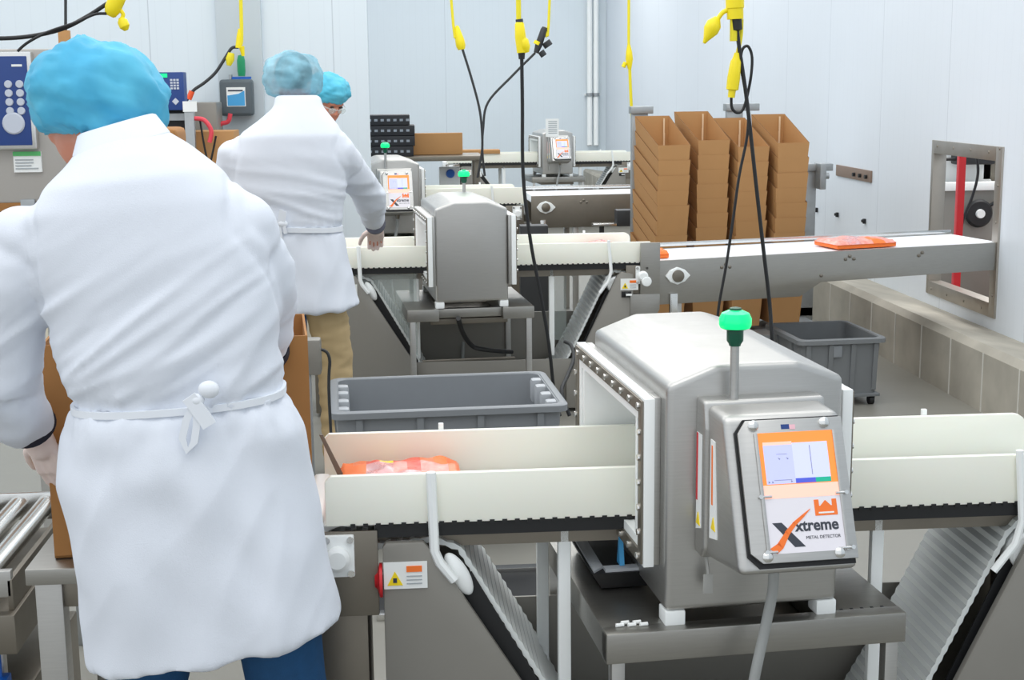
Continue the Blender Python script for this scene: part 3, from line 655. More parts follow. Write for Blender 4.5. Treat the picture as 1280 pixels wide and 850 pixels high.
pack((-.138, 2.845, .762), R(1), .262, .27, .066, [(3, 0, 0), (3, 0, 3), (2, 2, 1), (2, 2, 5), (2, 4, 1), (2, 1, 1), (3, 4, 3), (3, 4, 0), (3, 3, 3)], 'orange and red printed food pack at the start of the foreground conveyor')
pack((2.30, 7.22, .774), R(14), .36, .24, .045, [(4, 4, 4), (2, 4, 4), (4, 2, 4), (0, 4, 4), (4, 4, 2)], 'pink and orange food pack on the outfeed conveyor near the hatch')
pack((1.315, 7.06, .765), R(11), .06, .16, .045, [(0, 3), (0, 3)], 'orange food pack just entering the outfeed conveyor')
pack((-.23, 7.04, .762), R(3), .20, .15, .07, [(1, 4), (1, 2), (3, 4)], "red food pack under the second worker's gloved hand")
pack((.97, 7.26, .762), R(2), .17, .13, .07, [(4, 4), (4, 2), (4, 4)], 'pinkish food pack near the right end of the second conveyor')

# ---------------------------------------------------------------- left of the picture: big box, table, roller conveyor, cabinet
tb = empty('steel_table', (-.775, 2.80, 0), 'stainless steel table under the tall open carton, in front of the worker', 'table')
MB().box(0, .60, 0, .56, .655, .69, .004).build('table_top', STEELH, tb)
for x in (.015, .53):
    for y in (.01, .50): MB().box(x, x+.055, y, y+.05, 0, .654, .004).build('leg', STEEL, tb)
MB().box(.05, .55, .02, .05, .60, .654, .002).build('apron', STEELD, tb)
cx0, cw_, cdp, cz0, cz1 = (-.728, 2.86), .535, .29, .692, 1.140
ct = empty('open_carton', (cx0[0], cx0[1], cz0), 'tall open brown carton the foreground worker is filling', 'carton', rz=R(5))
H_ = cz1-cz0; th = .005
MB().box(0, cw_, 0, th, 0, H_).box(0, cw_, cdp-th, cdp, 0, H_).box(0, th, th, cdp-th, 0, H_).box(cw_-th, cw_, th, cdp-th, 0, H_).box(0, cw_, 0, cdp, 0, th).build('carton_body', CARD2, ct, smooth=False)
rc = empty('roller_conveyor', (-1.16, 3.02, 0), 'roller conveyor with steel rollers at the left edge', 'roller conveyor')
MB().box(0, .30, -.02, .0, .56, .62, .003).build('front_rail', STEEL, rc); MB().box(0, .30, .55, .57, .56, .63, .003).build('back_rail', STEELB, rc)
for x in (.03, .10, .17, .24): MB().cyl((x, 0, .60), (x, .55, .60), .024, 20).cyl((x, -.022, .60), (x, .572, .60), .008, 10).build('roller', STEELB, rc)
MB().box(.0, .31, -.05, .58, .44, .53, .004).build('bed', STEELD, rc)
MB().box(.29, .302, -.02, .57, .53, .60, .002).build('side_rail', STEELD, rc)
MB().box(.0, .31, -.05, .5, .02, .33, .006).build('drive_box', STEELD, rc)
for x in (.05, .22): MB().box(x, x+.03, .05, .08, .0, .44, .003).build('leg', STEEL, rc)
for x in (.13, .19, .24): MB().box(x, x+.035, -.03, .02, .345, .372, .006).cyl((x+.017, -.01, .33), (x+.017, -.01, .44), .006, 8).build('air_fitting', BLUEL, rc)
tag(MB().tube([(-1.05, 3.75, .9), (-1.03, 3.72, .80), (-.95, 3.70, .775), (-.88, 3.72, .80), (-.86, 3.78, .86), (-.86, 3.8, .5), (-.86, 3.8, .012)], .008, 8).build('black_cable', BLACK), "black cable looping below the foreground worker's left cuff", 'cable')
# control cabinet
c0 = P(0, 182, y=4.0); c1 = P(33, 70, y=4.0)
cb = empty('control_cabinet', (c0.x-.14, 4.0, 0), 'steel control cabinet with blue keypad at the upper left', 'control cabinet')
zt, zbm = c1.z, c0.z; W_ = c1.x-c0.x+.14
MB().box(-.02, W_+.10, .03, .30, zbm-.16, zt+.02, .008).build('cabinet', mat('pale_cabinet', (178, 174, 168), .45, .2), cb)
MB().box(0, W_+.012, 0, .03, zbm-.012, zt+.012, .006).build('panel_bezel', STEELB, cb)
kp = MB().box(.005, W_, -.006, 0, zbm, zt, .002).build('keypad', BLUE, cb)
for r_ in range(4):
    for c_ in range(2): MB().lathe([(.0105, 0), (.0105, -.003), (.009, -.005)], (W_-.022-c_*.030, -.006, zt-.075-r_*.024), 'y').build('key', mat('key_grey', (198, 204, 216), .4), kp)
MB().lathe([(.030, 0), (.030, -.003), (.026, -.006)], (W_-.045, -.006, zbm+.06), 'y').build('round_key', mat('key_grey', (198, 204, 216), .4), kp)
MB().box(W_-.04, W_-.012, -.0075, -.006, zt-.028, zt-.022).build('keypad_print', PAPER, kp)
lb = MB().box(W_-.06, W_+.015, .02, .03, zbm-.075, zbm-.018, 0).box(W_-.06, W_+.015, .018, .02, zbm-.03, zbm-.018, 0, 1)
for k in range(4): lb.box(W_-.055, W_-.0+random.uniform(-.015, .01), .018, .02, zbm-.042-k*.008, zbm-.039-k*.008, 0, 2)
lb.build('sticker', [PAPER, mat('green_print', (90, 186, 110), .5), mat('grey_print', (170, 176, 180), .7)], cb)
MB().box(W_+.005, W_+.05, .1, .16, 0, zbm-.15, .004).box(W_-.05, W_-.01, .02, .1, zbm-.22, zbm-.15, .003).build('post', GALV, cb)
MB().tube([(W_-.03, .05, zbm-.16), (W_-.02, .03, zbm-.25), (W_+.02, .03, zbm-.33), (W_+.03, .06, zbm-.5)], .006, 8).build('cable', BLACK, cb)
for i, (z0, z1) in enumerate(((.95, 1.13), (1.135, 1.33))):
    o = MB().box(0, .34, 0, .3, 0, z1-z0-.004, .004).box(0, .34, -.001, 0, (z1-z0)*.5, (z1-z0)*.5+.006, 0, 1).build('cardboard_carton', [CARD2, CARDE]); o.location = (-1.60, 4.95, z0)
    tag(o, ('lower small carton at the left edge under the control cabinet', 'upper small carton at the left edge under the control cabinet')[i], 'carton')
tag(MB().box(-1.65, -1.22, 4.93, 5.27, .90, .945, .003).box(-1.62, -1.58, 4.95, 4.99, 0, .9).box(-1.29, -1.25, 4.95, 4.99, 0, .9).box(-1.29, -1.25, 5.2, 5.24, 0, .9).box(-1.62, -1.58, 5.2, 5.24, 0, .9).build('side_table', STEEL), 'steel table holding small cartons at the left edge', 'table')
# items along the near-left wall
q = P(196, 138, y=8.4); q2 = P(229, 90, y=8.4)
kb = empty('keypad_terminal', (q.x, 8.4, 0), 'small blue keypad terminal on a steel post behind the foreground worker', 'terminal')
MB().box(-.03, q2.x-q.x, 0, .12, q.z, q2.z, .005).build('terminal_case', BLUE, kb)
b = MB().box(.01, .07, -.004, 0, q2.z-.03, q2.z-.008, 0, 1)
for r_ in range(4):
    for c_ in range(3): b.box(.085+c_*.018, .098+c_*.018, -.004, 0, q2.z-.05-r_*.016, q2.z-.039-r_*.016)
b.prism([(.11, q.z+.03), (.13, q.z+.05), (.11, q.z+.07), (.09, q.z+.05)], 'y', -.004, 0)
b.build('keys', [mat('key_grey', (198, 204, 216), .4), GREEN], kb)
MB().box(.155, .21, .0, .05, 0, q.z+.05, .004).box(.0, .2, .05, .1, q.z-.06, q.z-.02).build('post', GALV, kb)
MB().box(.150, .23, -.006, -.001, q.z-.01, q.z+.05).build('taped_note', PAPER, kb)
o = MB().box(-.28, .15, 0, .25, 0, .16, .01).box(-.28, .15, -.02, 0, .0, .012).build('black_case', DARK); o.location = (q.x, 8.52, q.z-.145); tag(o, 'black case behind the keypad post', 'case')
q = P(270, 128, y=8.9); q2 = P(225, 168, y=8.9)
o = MB().box(q2.x-.05, q.x, 8.9, 9.2, 0, q.z, .01).build('grey_machine_case', PAINTG); tag(o, 'grey machine case standing between the keypad post and the wall box', 'machine')
q = P(275, 165, y=8.35); q2 = P(213, 206, y=8.35)
o = MB().box(q2.x, q.x+.06, 8.5, 8.8, .75, q.z, .004).box(q2.x+.01, q.x+.04, 8.5, 8.8, 0, .75, .004, 1).build('large_carton', [CARD, GALV]); tag(o, 'brown carton on a stand between the two standing workers', 'carton')
q = P(200, 178, y=5.2)
o = MB().box(q.x-.12, q.x+.06, 0, .25, 0, .28, .03, seg=4).build('brown_carton', CARD2); o.location = (0, 5.2, q.z-.23); tag(o, "brown carton just above the foreground worker's right shoulder", 'carton')
tag(MB().box(q.x-.14, q.x+.10, 5.15, 5.5, q.z-.27, q.z-.232, .003).box(q.x-.12, q.x-.08, 5.2, 5.24, 0, q.z-.27).box(q.x+.04, q.x+.08, 5.2, 5.24, 0, q.z-.27).box(q.x-.12, q.x-.08, 5.42, 5.46, 0, q.z-.27).box(q.x+.04, q.x+.08, 5.42, 5.46, 0, q.z-.27).build('carton_stand', STEEL), 'steel stand carrying the brown carton behind the foreground worker', 'stand')
def pts(lst, y): return [P(a, b_, y=y) for a, b_ in lst]
tag(MB().tube(pts([(242, 148), (255, 150), (264, 163), (262, 178)], 8.42), .013, 10).build('red_hose', REDL), 'pink-red hose curling over the brown carton', 'hose')
tag(MB().tube(pts([(288, 142), (285, 152), (275, 156), (270, 170)], 9.1), .014, 10).build('red_hose', REDL), 'pink-red hose under the grey wall box', 'hose')
tag(MB().tube(pts([(222, 162), (216, 176), (218, 188), (222, 200)], 8.46), .012, 10).build('red_hose', REDL), 'pink-red hose hanging beside the keypad post', 'hose')
tag(MB().tube(pts([(250, 150), (254, 175), (258, 195), (262, 205), (266, 190), (270, 170)], 8.44), .006, 8).build('thin_cable', BLACK), 'thin black cable hanging in front of the brown carton', 'cable')
q = P(277, 145, y=9.3); q2 = P(316, 99, y=9.3)
tag(MB().box(P(268, 0, y=9.36).x, P(325, 0, y=9.36).x, 9.36, 9.4, .3, 4.9, .004).build('wall_channel', PAINTG if False else mat('pale_channel', (198, 208, 214), .5)), 'pale grey vertical channel on the wall behind the wall box', 'wall channel')
wb = empty('wall_box', (q.x, 9.24, q.z), 'grey wall-mounted box with a white and blue label', 'wall box'); ww, hh = q2.x-q.x, q2.z-q.z
MB().box(0, ww, 0, .118, 0, hh, .022, seg=3).build('case', GREYP, wb)
MB().box(.045, ww-.045, -.004, 0, .06, hh-.05).box(.05, ww-.05, -.006, -.004, .065, .13, 0, 1).prism([(.05, .13), (ww-.05, .13), (ww-.05, .16), (.12, .14)], 'y', -.006, -.004, mi=1).box(.055, ww-.06, -.006, -.004, hh-.075, hh-.066, 0, 2).build('label', [PAPER, mat('sky_label', (70, 160, 214), .4), INK], wb)
MB().cyl((.07, .05, hh), (.07, .05, hh+.03), .012, 10).build('connector', GALV, wb)
MB().lathe([(.022, 0), (.026, .03), (.026, .10), (.018, .13), (.004, .135)], (.14, .05, hh+.02), 'z').build('green_lamp', mat('green_lamp', (20, 150, 100), .3), wb)
MB().box(.08, .20, .03, .06, hh+.001, hh+.016).build('blue_clip', BLUEL, wb)
# black crates, cardboard sheet behind the third detector
q = P(461, 190, y=11.3); sc = 11.3/FOC
first = None
for k, (x1, dz) in enumerate(((513, 0), (515, 1), (515, 2), (509, 3))):
    zb_ = P(461, 196, y=11.3).z + k*.082
    o = MB().box(-.04, (x1-461)*sc, 0, .34, 0, .078, .004)
    for c_ in range(7): o.box(-.02+c_*.05, .005+c_*.05, -.002, .0, .03, .048, 0, 1)
    o = o.build('black_crate', [mat('black_crate_plastic', (34, 36, 42), .5), mat('pale_hole', (150, 158, 168), .6)]); o.location = (q.x+.02, 11.3, zb_)
    tag(o, ['bottom black plastic crate of the stack behind the second worker', 'black plastic crate, second from the bottom of the stack', 'black plastic crate, third from the bottom of the stack', 'top black plastic crate of the stack'][k], 'crate', 'black crates behind the orange-screen detector')
zt_ = P(461, 196, y=11.3).z
tag(MB().box(q.x-.04, q.x+.9, 11.25, 11.8, zt_-.04, zt_-.002, .003).box(q.x-.02, q.x+.02, 11.3, 11.34, 0, zt_-.04).box(q.x+.84, q.x+.88, 11.3, 11.34, 0, zt_-.04).box(q.x-.02, q.x+.02, 11.7, 11.74, 0, zt_-.04).box(q.x+.84, q.x+.88, 11.7, 11.74, 0, zt_-.04).build('back_table', STEELD), 'steel table under the black crates and the cardboard sheet', 'table')
a_, b_ = P(515, 205, y=11.5), P(578, 166, y=11.5)
tag(MB().box(a_.x, b_.x, 11.5, 11.58, zt_, b_.z, .004).build('cardboard_sheet', CARD), 'upright brown cardboard sheet beside the black crates', 'cardboard')
a_, b_ = P(572, 195, y=16.33), P(625, 190, y=16.33)
tag(MB().box(a_.x, b_.x, 16.31, 16.55, .862, .905, .004).build('flat_carton', CARD), 'flat brown carton lying on the farthest conveyor', 'carton')
q = P(563, 217, y=11.6)
e = empty('blue_knob_unit', (q.x, 11.6, 0), 'white unit with round blue knob beside the cardboard sheet', 'valve')
MB().box(-.09, .08, .02, .14, 0, q.z+.05, .01).build('white_body', POLYW, e); MB().lathe([(.03, .0), (.036, -.02), (.03, -.035)], (0, .02, q.z), 'y').build('blue_knob', BLUEL, e)
# small camera arm and black items beyond the second conveyor
q = P(782, 272, y=9.4)
e = empty('sensor_arm', (q.x, 9.4, 0), 'black sensor box with a small steel shelf beside the left box stack', 'sensor')
MB().box(-.06, .08, 0, .12, q.z-.06, q.z+.05, .01).build('sensor_head', DARK, e); MB().box(-.22, -.06, 0, .1, q.z-.055, q.z-.04, .002).build('small_shelf', STEELB, e); MB().box(-.17, -.14, .04, .07, 0, q.z-.055).build('post', DARK, e)
q = P(668, 286, y=9.0)
tag(MB().box(q.x-.09, q.x+.09, 9, 9.12, 0, q.z+.02, .01).build('black_motor', DARK), 'black motor housing behind the second conveyor', 'motor')
# grey switch box behind the carton
q = P(376, 470, y=4.4)
e = empty('switch_box', (q.x, 4.4, 0), 'pale grey switch box with a black socket, right of the tall carton', 'switch box')
MB().box(-.03, .065, 0, .06, q.z, q.z+.115, .01).build('box', PAINTG, e); MB().box(.0, .025, -.004, 0, q.z+.03, q.z+.06, .002).build('socket', BLACK, e)
MB().box(.01, .03, .02, .05, 0, q.z, .002).build('post', GALV, e); MB().tube([(.06, .03, q.z+.08), (.09, .03, q.z+.05), (.085, .03, q.z-.1), (.10, .03, .02)], .005, 8).build('cable', DARK, e)
# handheld terminal left on the stand of the first detector
tr = empty('handheld_tray', (.452, 2.84, ZB-.028), 'black slanted tray with papers lying on the near stand left of the detector', 'tray', rz=YD)
mt = Matrix.Rotation(0, 4, 'X')
MB().hexa([(-.055, -.02, .002), (.05, -.02, .002), (.05, .30, .002), (-.02, .30, .002)], [(-.068, -.02, .03), (.05, -.02, .03), (.05, .31, .062), (-.07, .31, .062)])
b = MB(); fs = b.hexa([(-.04, .0, .002), (.06, .0, .002), (.06, .26, .002), (-.04, .26, .002)], [(-.065, -.02, .042), (.06, -.02, .042), (.06, .28, .052), (-.065, .28, .052)]); b.build('tray_body', BLACK, tr)
b = MB(); b.hexa([(-.060, -.015, .0425), (-.035, .01, .0425), (-.035, .26, .0525), (-.060, .275, .0525)], [(-.060, -.015, .048), (-.035, .01, .048), (-.035, .26, .058), (-.060, .275, .058)])
b.box(-.035, .05, -.015, .01, .0425, .049)
b.build('pale_edge', mat('pale_grey_tub', (176, 180, 184), .45), tr)
MB().prism([(.0, .05), (.03, .05), (.015, .11)], 'x', -.0, .01).build('blue_tip', mat('sky_label', (70, 160, 214), .4), tr)
o = MB()
for k in range(5): o.cyl((.0+k*.012, .012*(k % 2), .004), (.016+k*.012, .012*(k % 2)+.003, .004), .004, 8)
o = o.build('white_cable_ties', PAPER); o.location = (.41, 2.625, ZB-.03+.001); tag(o, 'small white scraps at the front left corner of the near stand', 'scraps')

# ---------------------------------------------------------------- drop cords
def cord(name, label, cords, conns):
    r = empty(name, cords[0][1][0], label, 'drop cord'); off = Vector(cords[0][1][0])
    for (nm, pl, rad, m) in cords: MB().tube([Vector(p_)-off for p_ in pl], rad, 9).build(nm, m, r)
    for (nm, p0, p1, prof, m) in conns:
        p0 = Vector(p0)-off; p1 = Vector(p1)-off; ax = p1-p0; l = ax.length
        MB().lathe([(a_, h_*l) for a_, h_ in prof], p0, ax, 16).build(nm, m, r)
    return r
CONN = [(.008, 0), (.014, .08), (.022, .35), (.030, .6), (.031, .85), (.022, 1)]
def up(pt, dx=0): return Vector((pt.x+dx, pt.y, 4.6))
Y = 9.2
cord('drop_cord', 'thin drop cord ending in a slim yellow connector, left of the middle cords', [('yellow_cord', [up(P(560, -20, y=Y), -.1), P(564, 0, y=Y), P(572, 38, y=Y)], .009, CABY), ('black_cable', pts([(577, 58), (590, 100), (600, 140), (603, 180), (600, 205), (597, 222)], Y), .008, DARK)],
     [('yellow_connector', P(571, 32, y=Y), P(577, 62, y=Y), CONN, YEL)])
Y = 6.15
c = cord('drop_cord', 'drop cord with yellow connector and black cable passing in front of the second conveyor', [('yellow_cord', [up(P(648, -10, y=Y)), P(648, 0, y=Y), P(650, 28, y=Y)], .011, CABY), ('black_cable', pts([(652, 62), (653, 130), (654, 220), (663, 300), (676, 370), (686, 430), (693, 492), (700, 520)], Y), .0078, BLACK)],
     [('yellow_connector', P(649, 26, y=Y), P(652, 66, y=Y), [(.012, 0), (.020, .1), (.024, .5), (.020, 1)], YEL), ('black_plug', P(652, 64, y=Y), P(652, 74, y=Y), [(.016, 0), (.013, 1)], BLACK), ('tape_band', P(649, 24, y=Y), P(649.5, 28, y=Y), [(.016, 0), (.016, 1)], INK), ('yellow_cap', P(652, 45, y=Y), P(658, 66, y=Y), [(.010, 0), (.024, .3), (.024, .7), (.012, 1)], YEL)])
Y = 9.4
cord('drop_cord', 'drop cord ending in a black connector, right of the middle cords', [('yellow_cord', [up(P(690, -10, y=Y), .05), P(687, 0, y=Y), P(681, 34, y=Y)], .009, CABY), ('black_cable', pts([(669, 66), (640, 95), (610, 128), (604, 160), (603, 190), (606, 220)], Y), .008, DARK)],
     [('black_connector', P(681, 34, y=Y), P(670, 66, y=Y), [(.016, 0), (.022, .1), (.024, .7), (.016, 1)], DARK), ('black_cap', P(682, 52, y=Y), P(686, 58, y=Y), [(.03, 0), (.03, 1)], DARK), ('black_cap', P(676, 64, y=Y), P(680, 70, y=Y), [(.022, 0), (.022, 1)], DARK), ('yellow_band', P(673, 52, y=Y), P(671, 56, y=Y), [(.026, 0), (.026, 1)], YEL)])
Y = 9.0
cord('drop_cord', 'long yellow drop cord hanging just left of the cardboard box stacks', [('yellow_cord', [up(P(786, -10, y=Y)), P(786, 0, y=Y), P(786, 58, y=Y)], .009, CABY), ('lower_yellow_cord', pts([(787, 84), (789, 130), (792, 180), (793, 226)], Y), .010, CABY)],
     [('yellow_connector', P(786, 56, y=Y), P(787, 86, y=Y), [(.010, 0), (.02, .3), (.024, .6), (.012, 1)], YEL), ('yellow_cap', P(782, 78, y=Y), P(779, 84, y=Y), [(.014, 0), (.014, 1)], YEL)])
Y = 4.75
cord('drop_cord', 'drop cord with large yellow connectors and black cables in front of the box stacks', [('yellow_cord', [up(P(918, -30, y=Y)), P(918, -30, y=Y), P(918, -5, y=Y)], .013, CABY),
     ('black_cable', pts([(921, 34), (924, 60), (930, 100), (934, 130), (938, 165), (945, 230), (954, 310), (962, 380), (966, 440)], Y) + [P(968, 460, y=Y+.2)], .0068, BLACK),
     ('looped_cable', pts([(914, 122), (915, 135), (922, 141), (930, 134), (938, 100), (940, 72), (935, 58), (928, 62), (926, 80), (930, 105), (935, 135), (934, 170), (924, 220), (917, 270), (908, 330), (899, 380), (896, 410)], Y+.03), .0050, BLACK),
     ('cap_strap', pts([(910, 12), (903, 16), (897, 24)], Y), .008, YEL), ('yellow_cord_short', pts([(927, 24), (926, 45), (922, 66), (919, 74)], Y+.02), .007, CABY)],
     [('yellow_connector', P(918, -26, y=Y), P(919, 24, y=Y), [(.026, 0), (.031, .1), (.031, .72), (.028, .74), (.028, 1)], YEL), ('black_plug', P(920, 23, y=Y), P(921, 39, y=Y), [(.019, 0), (.019, .9), (.008, 1)], BLACK),
      ('yellow_cap', P(897, 22, y=Y), P(880, 54, y=Y), [(.010, 0), (.026, .25), (.026, .5), (.010, .85), (.005, 1)], YEL), ('yellow_plug', P(921, 66, y=Y), P(914, 122, y=Y), [(.008, 0), (.012, .12), (.018, .2), (.022, .55), (.021, .82), (.013, .84), (.012, 1)], YEL)])
Y = 3.6
cord('drop_cord', 'drop cord with yellow connector at the upper left above the foreground worker', [('black_cable', [up(P(330, -190, y=Y)), P(300, -120, y=Y), P(240, -60, y=Y), P(180, -22, y=Y)] + pts([(138, 2), (110, 20), (78, 36), (40, 45), (0, 48), (-40, 46)], Y) , .0052, BLACK),
     ('thin_black_cable', pts([(133, 17), (118, 18), (95, 28), (60, 40), (35, 53), (22, 64)], Y-.01), .0035, BLACK), ('cap_strap', pts([(150, 12), (154, 18), (152, 24)], Y), .005, YEL)],
     [('yellow_connector', P(150, -10, y=Y), P(137, 20, y=Y), [(.018, 0), (.020, .1), (.020, .7), (.014, .95), (.010, 1)], YEL), ('yellow_cap', P(151, 22, y=Y), P(158, 38, y=Y), [(.006, 0), (.013, .3), (.013, .7), (.005, 1)], YEL)])
Y = 9.15
cord('drop_cord', 'thin yellow drop cord above the grey wall box', [('yellow_cord', [up(P(302, -10, y=Y)), P(301, 0, y=Y), P(299, 50, y=Y)], .012, CABY), ('black_cable', pts([(298, 59), (290, 60), (283, 70), (270, 90), (256, 103), (243, 112), (237, 120), (230, 130)], Y), .010, DARK)],
     [('yellow_connector', P(300, 36, y=Y), P(298, 60, y=Y), [(.012, 0), (.018, .4), (.020, 1)], YEL), ('yellow_cap', P(289, 66, y=Y), P(286, 82, y=Y), [(.02, 0), (.028, .5), (.014, 1)], CABY), ('yellow_loop', P(302, 58, y=Y), P(304, 70, y=Y), [(.018, 0), (.010, 1)], YEL), ('orange_clip', P(240, 114, y=Y), P(236, 124, y=Y), [(.018, 0), (.018, 1)], mat('orange_plastic', (246, 96, 50), .4))])
Y = 6.1
tag(MB().tube([P(706, 427, y=6.35), P(714, 432, y=6.3), P(717, 448, y=6.2), P(709, 470, y=6.05), P(702, 490, y=5.9), P(712, 520, y=5.85)], .0085, 9).build('black_cable', BLACK), 'black cable curving down beside the right corner of the large grey tub', 'cable')
tag(MB().tube([P(573, 398, y=6.75), P(578, 415, y=6.9), P(590, 432, y=7.0), P(606, 437, y=7.0), P(640, 440, y=7.1)], .012, 9).build('black_cable', BLACK), 'black cable drooping under the plain-backed metal detector', 'cable')
tag(MB().tube([P(82, -5, y=8), P(82, 40, y=8)], .008, 8).box(P(70, 0, y=8).x, P(84, 0, y=8).x, 7.99, 8.03, P(75, 66, y=8).z, P(75, 38, y=8).z, .002, 1).build('hanging_tag', [DARK, CARD]), 'brown tag hanging on a dark cord at the upper left', 'tag')
# scattered floor hardware under the second lane
tag(MB().box(-.1, 1.3, 4.20, 4.24, .0, .022, .002).box(-.1, 1.3, 4.58, 4.62, .0, .022, .002).box(-.1, 1.3, 4.24, 4.58, .0, .008, 0, 1).build('floor_drain', [STEELB, BLACK]), 'long floor drain channel behind the foreground conveyor', 'drain')

# ---------------------------------------------------------------- people
def voxel(o, size, smooth_it=2, fac=.5):
    md = o.modifiers.new('r', 'REMESH'); md.mode = 'VOXEL'; md.voxel_size = size; md.use_smooth_shade = True
    s = o.modifiers.new('s', 'SMOOTH'); s.iterations = smooth_it; s.factor = fac
    mats = list(o.data.materials); bake(o)
    if not o.data.materials:
        for m in mats: o.data.materials.append(m)
    o.data.polygons.foreach_set('material_index', [0]*len(o.data.polygons)); o.data.polygons.foreach_set('use_smooth', [True]*len(o.data.polygons)); return o
def cap(b, p0, p1, r0, r1, seg=14):
    b.tube([p0, p1], [r0, r1], seg, smooth=False); b.ell(p0, (r0,)*3, seg=seg); b.ell(p1, (r1,)*3, seg=seg)
def basis(fwd, up_):
    f = Vector(fwd).normalized(); r = f.cross(Vector(up_)).normalized(); u = r.cross(f); return Matrix((r, f, u)).transposed()
def hand(b, wrist, fdir, back, s=1., side=1, curl=25, fat=1., spread=1.):
    """palm and five unequal bent fingers; fdir = finger direction, back = normal of the back of the hand"""
    B = basis(fdir, back); W = Vector(wrist)
    def T(x, y, z): return W + B @ Vector((x*s, y*s, z*s))
    for x in (-.030, -.010, .010, .029): cap(b, T(x*.7, .005, 0), T(x, .085, 0), .014*s*fat, .0125*s*fat)
    for i, (x, L_, r_) in enumerate(((-.031*side*-1, .066, .0088), (.0105*side, .076, .0092), (-.0105*side, .071, .0090), (-.031*side, .055, .0080))):
        p_ = T(x, .088, 0); a = R(curl*.45); dx = x*.10*spread
        for f_, k in ((.46, 1), (.30, 1.9), (.24, 2.6)):
            d_ = B @ Vector((dx*4, math.cos(a), -math.sin(a))); q_ = p_+d_.normalized()*(L_*f_*s); cap(b, p_, q_, r_*s*fat, r_*s*fat*.92, 10); p_ = q_; a += R(curl)
    p_ = T(.026*side, .022, -.004)
    for d_, l_, r_ in (((.75*side, .60, -.25), .042, .0125), ((.45*side, .85, -.30), .032, .0105), ((.2*side, .95, -.35), .026, .0092)):
        q_ = p_+(B @ Vector(d_)).normalized()*l_*s; cap(b, p_, q_, r_*s*fat, r_*s*fat*.93, 10); p_ = q_
def head(b, c, fwd, up_, s=1.):
    B = basis(fwd, up_); c = Vector(c)
    def T(x, y, z): return c+B @ Vector((x*s, y*s, z*s))
    def e(x, y, z, a, b2, c2): b.ell(T(x, y, z), (a*s, b2*s, c2*s), B, seg=18)
    e(0, -.008, .03, .076, .096, .088); e(0, .022, -.03, .062, .072, .085); e(0, .058, -.088, .030, .028, .024)
    e(0, .082, -.012, .013, .022, .026); e(0, .093, -.024, .014, .016, .012); e(0, .076, .026, .052, .018, .014)
    e(0, .080, -.056, .024, .014, .006); e(0, .078, -.066, .020, .014, .007)
    for sx in (-1, 1):
        e(sx*.030, .072, .008, .013, .012, .009); e(sx*.074, -.008, -.012, .010, .020, .032); e(sx*.042, .050, -.022, .022, .026, .022)
def hair_net(name, c, rad, fwd, up_, parent, seedv=0, gather=-.55, m=None):
    B = basis(fwd, up_); b = MB(); n, mm = 64, 40; rings = []
    for j in range(mm+1):
        th = PI*j/mm; ring = []
        for i in range(n):
            ph = 2*PI*i/n; d = Vector((math.sin(th)*math.cos(ph), math.sin(th)*math.sin(ph), math.cos(th)))
            q = d*2.3+Vector((seedv, 3, 1)); k = 1+.10*noise.noise(q)+.045*(1-2.2*abs(noise.noise(q*1.7)))+.02*(1-2.2*abs(noise.noise(q*4)))+.008*noise.noise(q*11)
            if d.z < gather: f = (gather-d.z)/(1+gather); k *= 1-.25*f+.03*math.sin(ph*22)*(1-f)
            k += .016*math.sin(ph*17+noise.noise(q)*4)*max(0, .4-d.z)*.6
            ring.append(Vector(c)+B @ Vector((d.x*rad[0]*k, d.y*rad[1]*k, d.z*rad[2]*k)))
        rings.append(ring)
    b.loft(rings[1:-1]); o = b.build(name, m, parent, angle=180); return o
def net_mat(name, lo, hi, a0, a1):
    m = mat(name, hi, .6, 0, .1, 9, col2=lo); nt = m.node_tree; L = nt.links.new; b = nt.nodes['Principled BSDF']
    for n_ in nt.nodes:
        if n_.type == 'TEX_NOISE': n_.inputs['Detail'].default_value = 2; n_.inputs['Scale'].default_value = 6.5
        if n_.type == 'TEX_NOISE': n_.inputs['Distortion'].default_value = 1.2
    tc = nt.nodes.new('ShaderNodeTexCoord'); n = nt.nodes.new('ShaderNodeTexNoise'); n.inputs['Scale'].default_value = 11; n.inputs['Detail'].default_value = 3; L(tc.outputs['Object'], n.inputs['Vector'])
    mr = nt.nodes.new('ShaderNodeMapRange'); mr.inputs[1].default_value = .35; mr.inputs[2].default_value = .65; mr.inputs[3].default_value = a0; mr.inputs[4].default_value = a1
    L(n.outputs[0], mr.inputs[0]); L(mr.outputs[0], b.inputs['Alpha']); return m
NET1 = net_mat('blue_hair_net', (8, 148, 200), (116, 218, 242), .86, .98)
NET2 = net_mat('pale_blue_hair_net', (110, 190, 216), (176, 224, 240), .42, .80)
NET3 = net_mat('sky_blue_hair_net', (60, 180, 214), (110, 206, 228), .86, .97)
def ring_pts(L_, R_, hd, n=36, e=.8, extra=0):
    c = (L_+R_)/2; ax = (R_-L_)/2; ln = ax.length; ax = ax*((ln+extra)/ln); out = []
    for k in range(n):
        t_ = 2*PI*k/n; ct, st = math.cos(t_), math.sin(t_)
        out.append(c+ax*(abs(ct)**e*(1 if ct > 0 else -1))+Vector((0, 1, 0))*((hd+extra)*abs(st)**e*(1 if st > 0 else -1)))
    return out
